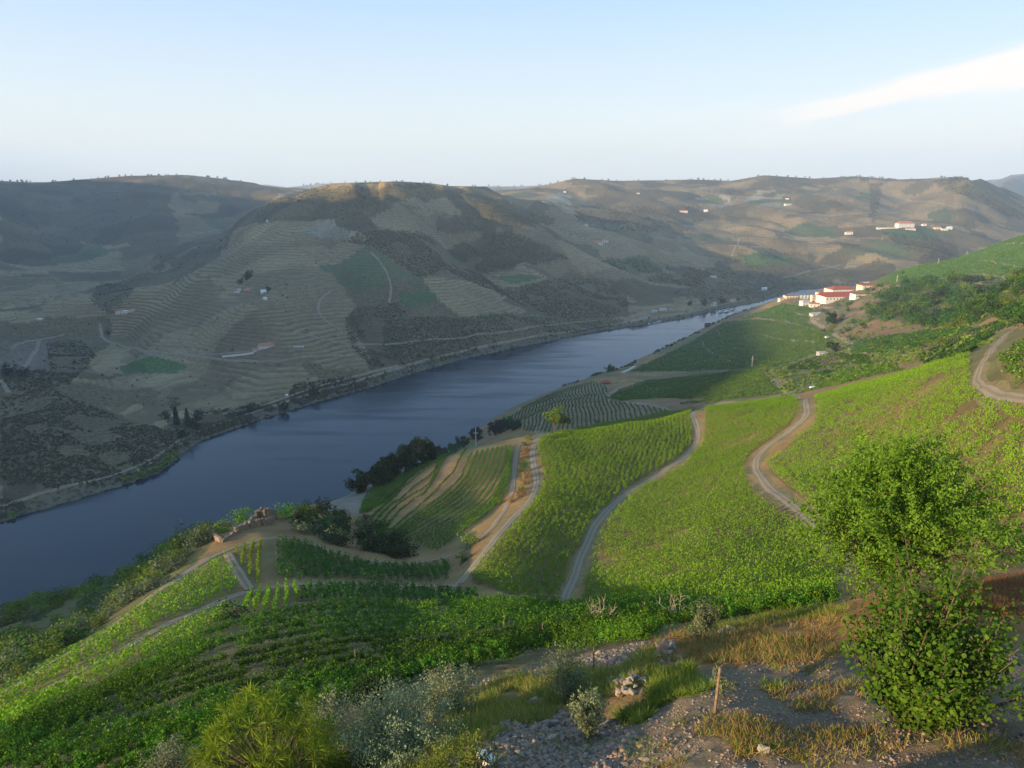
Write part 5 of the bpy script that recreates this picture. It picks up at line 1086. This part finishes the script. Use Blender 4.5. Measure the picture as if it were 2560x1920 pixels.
gravel('rusty stones strewn over the dusty ground', ALLB, 4500, .012, .09, m_rustst, .5)
gravel('pale stone chips strewn over the dusty ground', ALLB, 2000, .012, .07, m_pale, .4)
gravel('stones scattered on the bank below the vines', [(1010,1480),(1180,1430),(1400,1385),(1420,1430),(1250,1450),(1060,1500)], 2500, .03, .2, m_slate, .45)
import bmesh
def rockmesh(seed, mat, flat=.6):
    rr = np.random.default_rng(seed); bm = bmesh.new()
    for p in unit(rr.normal(size=(16, 3)))*rr.uniform(.7, 1., (16, 1)): bm.verts.new((p[0], p[1]*.7, p[2]*flat))
    bmesh.ops.convex_hull(bm, input=bm.verts)
    for v in [v for v in bm.verts if not v.link_faces]: bm.verts.remove(v)
    me = bpy.data.meshes.new('stone'); bm.to_mesh(me); bm.free(); me.materials.append(mat); return me
RM = {k: [rockmesh(900+i+97*j, m_, f) for i in range(4)] for j, (k, m_, f) in enumerate((('slate', m_slate, .45), ('pale', m_pale, .6), ('rust', m_rustst, .5)))}
def stone(vx, vy, s, kind, label, group=None, rot=None, dz=0., name='stone'):
    p = T(vx, vy); o = bpy.data.objects.new(name, random.choice(RM[kind])); COL.objects.link(o); o.location = (p[0], p[1], p[2]+s*.15+dz)
    o.rotation_euler = rot or (random.uniform(-.5, .5), random.uniform(-.5, .5), random.uniform(0, 6.3)); o.scale = (s, s*random.uniform(.7, 1), s*random.uniform(.7, 1)); tag(o, label, 'stone', group); return o
stone(1156,1522,.55,'pale','flat pale stone lying alone in the meadow grass',rot=(.1,.1,.4)); stone(1425,1412,.85,'rust','large tilted brown slab in the upper rock pile',rot=(.2,-.6,.5)); stone(1446,1388,.32,'pale','white topped stone crowning the upper rock pile')
for i in range(16): stone(1440+random.uniform(-22,34), 1408+random.uniform(-16,30), random.uniform(.15,.38), random.choice(['slate','pale','slate']), 'grey stone of the upper rock pile on the bench', 'stones of the upper rock pile', dz=random.uniform(0,.25))
for i in range(46):
    a = random.uniform(0, 6.3); r = random.random()**.5; stone(1352+48*r*math.cos(a), 1484+26*r*math.sin(a), random.uniform(.12,.30), random.choice(['pale','rust','pale','slate']), 'angular stone of the long rock pile in front of the green tufts', 'stones of the long rock pile', dz=.38*(1-r)+random.uniform(0,.1))
for i in range(12): stone(1505+random.uniform(-25,25), 1487+random.uniform(-8,12), random.uniform(.12,.25), random.choice(['slate','pale']), 'stone of the small heap left of the tall stake', 'stones of the small heap')
stone(1275,1556,.42,'slate','large dark slab at the left end of the long rock pile'); stone(1560,1368,.5,'pale','pale flat stone on the dry grass lip',rot=(.1,0,.3)); stone(1578,1361,.45,'pale','second pale flat stone on the dry grass lip',rot=(0,.1,1.3)); stone(1292,1412,.3,'pale','pale stone by the stake below the vines')
stone(1186,1567,.5,'slate','dark boulder at the top of the slate rubble'); stone(1311,1567,.42,'slate','blue grey slab right of the young olive tree'); stone(1192,1597,.3,'pale','round pale stone in the slate rubble'); stone(1650,1625,.3,'pale','single pale stone on the dusty ground')
for i in range(60): stone(random.uniform(1000,1400), random.uniform(1585,1655), random.uniform(.08,.22), random.choice(['slate','rust','slate','pale']), 'loose stone in the slate rubble at the bottom edge', 'larger loose stones in the slate rubble')
def block(vx, vy, s, yaw, label):
    p = T(vx, vy); bm = bmesh.new(); bmesh.ops.create_cube(bm, size=1.); bmesh.ops.bevel(bm, geom=bm.edges[:], offset=.09, segments=2, affect='EDGES'); me = bpy.data.meshes.new('marker_block'); bm.to_mesh(me); bm.free(); me.materials.append(m_white)
    o = bpy.data.objects.new('marker_block', me); COL.objects.link(o); o.location = (p[0], p[1], p[2]+s*.4); o.scale = (s, s*.8, s); o.rotation_euler = (.1, .15, yaw); tag(o, label, 'stone block')
block(1041,1638,.27,.5,'upper white stone block lying on the slate rubble'); block(1057,1652,.32,.9,'lower white stone block lying on the slate rubble')
# stakes
def stake(vx, vy, hV, label, lean=0., r=.035, group='wooden stakes'):
    p = T(vx, vy); s = float(proj(p)[2])*K/F; h = hV*s*1.15; o = mesh_obj('stake', *tube([(0, 0, -.3), (lean*h*.5, 0, h*.5), (lean*h, 0, h)], [r, r*.95, r*.9], 7), m_stake); o.location = tuple(map(float, p)); tag(o, label, 'stake', group)
stake(1544,1541,102,'tall stake on the stony ground carrying a sapling',.02,.05); stake(1219,1513,58,'leaning stake beside the larger young olive tree',-.16,.05); stake(1281,1453,56,'dark stake below the last vine row',0,.04)
stake(1089,1366,29,'post left of the bench lip among the vines',0,.06); stake(1172,1374,28,'post second from left among the upper vines',0,.06); stake(1243,1333,22,'post standing in the topmost foreground vine row',0,.07); stake(1335,1340,20,'short post right of the topmost vine row',0,.07)
stake(1391,1333,33,'post between the two dead shrubs',0,.07); stake(1550,1314,26,'post in the vines right of the second dead shrub',0,.07); stake(1681,1306,22,'rightmost post along the lower edge of the middle vineyard',0,.07); stake(769,1437,34,'post in the middle of the foreground vineyard',0,.05); stake(463,1532,28,'post low in the left foreground vines',0,.05); stake(512,1505,22,'post above the yellow green shrub',0,.05)
stake(1712,1470,28,'short twig like stake right of the stony path',-.1,.04)
for i, (vx, vy) in enumerate([(2100,900),(2197,1040),(2191,1030),(2115,905),(2050,950),(1860,1000),(1905,930),(1960,1060)]): stake(vx, vy, 18, 'thin post in the vineyard right of the winding road', 0, .06, 'posts in the right vineyard')
# young olive trees
def olive(vx, vy, hV, wV, label, seed, nl=2600, cf=.42, lean=0., ntr=1, nm='olive_tree', spread=1., mat=None):
    p = T(vx, vy); s = float(proj(p)[2])*K/F; h = hV*s*1.12; w_ = wV*s*.5; rr = np.random.default_rng(seed); e = empty(nm, p); parts = []; C = []
    for q in range(ntr):
        P0, R0 = limb(rr, (q*.08, 0, -.2), (lean+q*.15, 0, 1), h*.62, .028+.012*h/3, 6, .08); parts.append(tube(P0, R0, 6))
        for k in range(14):
            i = rr.integers(2, 6); a = rr.uniform(0, 6.3); LP, LR_ = limb(rr, P0[i], (math.cos(a)*spread, math.sin(a)*spread, 1.2), h*rr.uniform(.3, .5), .014, 5, .15); parts.append(tube(LP, LR_, 4)); LP = np.array(LP)
            n = nl//14//ntr; t = 1+rr.random(n)*(len(LP)-1.01); j = t.astype(int).clip(0, len(LP)-2); C.append(LP[j]+(LP[j+1]-LP[j])*(t-j)[:, None]+rr.normal(size=(n, 3))*w_*.20)
    mesh_obj('trunk', *join(parts), m_bark, e); C = np.concatenate(C); leafobj('crown', C, .046*(.6+.8*rr.random(len(C))), mat or L_OLV, e, .4, 2.6, rng=rr); tag(e, label, 'olive tree'); return e
olive(1228,1515,110,100,'larger young olive tree with bare leaning trunk in the meadow',11,3600); olive(1265,1600,120,62,'bushy young olive tree in the slate rubble near the bottom',12,3600,ntr=2,spread=.45)
olive(1507,1386,92,62,'young olive tree on the dry bench beside a dead shrub',13,3600,spread=.5); olive(1553,1500,70,44,'sparse sapling tied to the tall stake',14,500,spread=.5,nm='sapling')
def dead(vx, vy, hV, label, seed):
    p = T(vx, vy); s = float(proj(p)[2])*K/F; h = hV*s; rr = np.random.default_rng(seed); parts = []
    for k in range(9):
        a = k*.7; LP, R_ = limb(rr, (0, 0, -.1), (math.cos(a)*.6, math.sin(a)*.6, 1), h*rr.uniform(.8, 1.1), .035*h/2.5, 6, .12); parts.append(tube(LP, R_, 4))
        for q in range(5): parts.append(tube(*limb(rr, LP[rr.integers(2, 6)], (rr.normal(), rr.normal(), 1.2), h*.35, .018*h/2.5, 4, .2), 3))
    o = mesh_obj('dead_shrub', *join(parts), m_dead); o.location = tuple(map(float, p)); tag(o, label, 'dead shrub')
dead(1298,1345,60,'leafless pale shrub standing at the end of the centre road',21); dead(1462,1340,60,'leafless pale shrub behind the young olive tree on the bench',22)
# silvery shrubs
def silver(vx, vy, wV, hV, label, seed, n=7000, mat=None, ls=.045, cat='shrub', nm='silvery_shrub'):
    p = T(vx, vy); s = float(proj(p)[2])*K/F; w_ = wV*s*.5; h = hV*s*1.1; rr = np.random.default_rng(seed); e = empty(nm, p); parts = []; C = []; ns = 60
    for k in range(ns):
        a = rr.uniform(0, 6.3); t_ = rr.random()**.6; LP, R_ = limb(rr, (math.cos(a)*w_*.25*t_, math.sin(a)*w_*.25*t_, -.1), (math.cos(a)*w_*t_, math.sin(a)*w_*t_, h*(1.05-.4*t_)), math.hypot(w_*t_, h*(1.05-.4*t_))*rr.uniform(.75, 1.05), .016, 6, .1)
        parts.append(tube(LP, R_, 3)); LP = np.array(LP); m_ = n//ns; t = rr.random(m_)**.6*(len(LP)-1.01); j = t.astype(int).clip(0, len(LP)-2); C.append(LP[j]+(LP[j+1]-LP[j])*(t-j)[:, None]+rr.normal(size=(m_, 3))*.09*w_)
    mesh_obj('stems', *join(parts), m_bark, e); C = np.concatenate(C); leafobj('foliage', C, ls*(.6+.8*rr.random(len(C))), mat or L_SIL, e, .5, 2.0, rng=rr); tag(e, label, cat); return e
silver(865,1645,230,165,'largest silvery grey shrub in the centre foreground',31,17000); silver(965,1545,140,115,'silvery green shrub up the slope right of the largest silvery one',32,8000); silver(705,1580,110,90,'silvery shrub behind the yellow green shrub',33,4000)
silver(365,1680,130,75,'blurred silvery shrub at the bottom left corner area',34,4000); silver(470,1690,70,85,'small silvery plant beside the yellow green shrub',35,2500)
silver(1000,1700,200,80,'low green weedy shrub at the bottom centre',37,5000,L_GRASS); silver(800,1600-70,90,80,'dark green shrub behind the silvery ones',38,4000,L_DARK,.07)
# yellow green shrub with radiating narrow fronds
def frond_shrub():
    p = T(590, 1700); s = float(proj(p)[2])*K/F; rr = np.random.default_rng(61); e = empty('frond_shrub', p); parts = []; V = []; R = []; n = 0
    W, Hh = 150*s, 215*s
    for k in range(120):
        a = rr.uniform(0, 6.3); t_ = rr.random()**.5; q = np.array([math.cos(a)*W*t_, math.sin(a)*W*t_*.8, Hh*(.35+.7*rr.random())*(1.05-.45*t_**2)])
        d = unit(q-np.array([0, 0, -Hh*.2])); parts.append(tube([(0, 0, -.2), tuple(q*.5+np.array([0, 0, .1])), tuple(q)], [.03, .02, .012], 4)); br = rr.random()
        for j in range(34):
            f = unit(d*.55+rr.normal(size=3)*.75); L = rr.uniform(.35, .62); sd_ = unit(np.cross(f, rr.normal(size=3)))*.016; m_ = q+f*L*.5+np.array([0, 0, .02]); tp = q+f*L+np.array([0, 0, -.10*L])
            V += [q+f*.03, m_+sd_, tp, m_-sd_]; R.append(br*.5+rr.random()*.5)
    n = len(R); mesh_obj('stems', *join(parts), m_bark, e); mesh_obj('foliage', np.array(V), np.arange(4*n).reshape(n, 4), L_SPK, e, R); tag(e, 'yellow green shrub with radiating narrow fronds at the bottom', 'shrub')
frond_shrub()
# large tree at right
def big_tree():
    p = T(1925, 1292); s = float(proj(p)[2])*K/F; rr = np.random.default_rng(71); e = empty('almond_tree', p); h = 340*s*1.15; W = 205*s; parts = []; C = []
    for q, (dx, L) in enumerate(((-.35, .5), (.15, .6), (.5, .5), (-.05, .62))):
        P0, R0 = limb(rr, (q*.05, 0, -.5), (dx, rr.normal()*.15, 1), h*L, .15, 8, .08); parts.append(tube(P0, R0, 8))
        for k in range(12):
            i = rr.integers(4, 8); a = rr.uniform(0, 6.3); LP, R_ = limb(rr, P0[i], (math.cos(a), math.sin(a), rr.uniform(.2, 1.)), W*rr.uniform(.5, .85), .05, 7, .13); parts.append(tube(LP, R_, 5))
            for z_ in range(3): LQ, RQ = limb(rr, LP[rr.integers(3, 8)], (rr.normal(), rr.normal(), .6), W*.3, .018, 4, .15); parts.append(tube(LQ, RQ, 3))
    mesh_obj('trunk', *join(parts), m_bark, e)
    C = []
    for k in range(960):        # leafy sprays pointing out of an uneven crown
        v = unit(rr.normal(size=3)); v[2] = v[2]*1.0+.05; f = rr.uniform(.25, .9); bump_ = .58+.75*float(vnoise(np.array(v[0]*2.9+9), np.array(v[1]*2.3+v[2]*3.4), 5))
        q = np.array([-W*.02+v[0]*W*.98*f*bump_+(W*.25*v[2] if v[2] < 0 else 0), v[1]*W*.75*f*bump_, h*.49+v[2]*h*.43*f*bump_]); d = unit(v+rr.normal(size=3)*.45+np.array([0, 0, .35])); L = rr.uniform(.6, 1.3); m_ = 62
        t = rr.random(m_); C.append(q+d*(t*L)[:, None]+rr.normal(size=(m_, 3))*(.15*(1-t)+.05)[:, None])
    C = np.concatenate(C); C = C[C[:, 2] > h*.10]
    leafobj('crown', C, .08*(.5+.8*rr.random(len(C))), L_TREE, e, .3, 2.0, rng=rr); tag(e, 'large leafy bright green tree with forked reddish trunk at right', 'tree')
big_tree()
def broad_bush():
    p = T(1975, 1568); s = float(proj(p)[2])*K/F; rr = np.random.default_rng(77); e = empty('broad_leaved_bush', p); W = 212*s; Hh = 410*s*1.1; parts = []; C = []
    for k in range(80):
        a = rr.uniform(0, 6.3); t_ = rr.random()**.7; dx, dy = math.cos(a)*W*t_, math.sin(a)*W*t_*.8; L = math.sqrt(dx*dx+dy*dy+(Hh*(1.05-.55*t_))**2)*rr.uniform(.7, 1.05)
        LP, R_ = limb(rr, (dx*.15, dy*.15, -.2), (dx, dy, Hh*(1.05-.55*t_)), L, .035, 8, .07, -.01); parts.append(tube(LP, R_, 5)); LP = np.array(LP)
        m_ = 190; t = (.15+.85*rr.random(m_)**.8)*(len(LP)-1.01); j = t.astype(int).clip(0, len(LP)-2); C.append(LP[j]+(LP[j+1]-LP[j])*(t-j)[:, None]+rr.normal(size=(m_, 3))*.17)
    C.append(clumps(rr, (0, 0, Hh*.36), (W*.62, W*.5, Hh*.32), 34, 110, .42)); mesh_obj('stems', *join(parts), m_bark, e); C = np.concatenate(C); C = C[C[:, 2] > -.2]
    leafobj('foliage', C, .10*(.4+.9*rr.random(len(C))), L_FIG, e, .1, 1.1, six=True, rng=rr, out=unit(C-np.array([0, 0, Hh*.3])), outw=1.2); tag(e, 'broad leaved dark green bush in front of the large tree', 'bush')
broad_bush()
# ---------------------------------------------------------------- haze
def haze():
    m = bpy.data.materials.new("haze"); m.use_nodes = True; t = m.node_tree; t.nodes.clear()
    v = N(t, 'ShaderNodeVolumePrincipled'); v.inputs['Color'].default_value = (.58, .74, .98, 1); v.inputs['Density'].default_value = 0.85e-4; v.inputs['Anisotropy'].default_value = .1
    o = N(t, 'ShaderNodeOutputMaterial'); t.links.new(v.outputs[0], o.inputs['Volume'])
    zt = float(ZG[(RG < 9300)].max())+60
    ob = mesh_obj('haze', *boxg(-9600, 9600, -9600, 9600, -10, zt), m); tag(ob, 'pale blue evening haze filling the valley', 'haze', kind='stuff')
haze()
grass('mixed green grass on the lip of the foreground bench', BENCH, 7000, L_GRASS, .34, thr=.45)

grass('thin green weeds across the right hand stony ground', [(1480,1500),(1700,1440),(1850,1440),(1900,1580),(1700,1659),(1450,1659)], 5000, L_GRASS, .22, thr=.52)
grass('dry brown stalks across the right hand stony ground', [(1480,1500),(1700,1420),(1850,1420),(1900,1580),(1700,1659),(1450,1659)], 5000, L_RUST, .24, thr=.50)
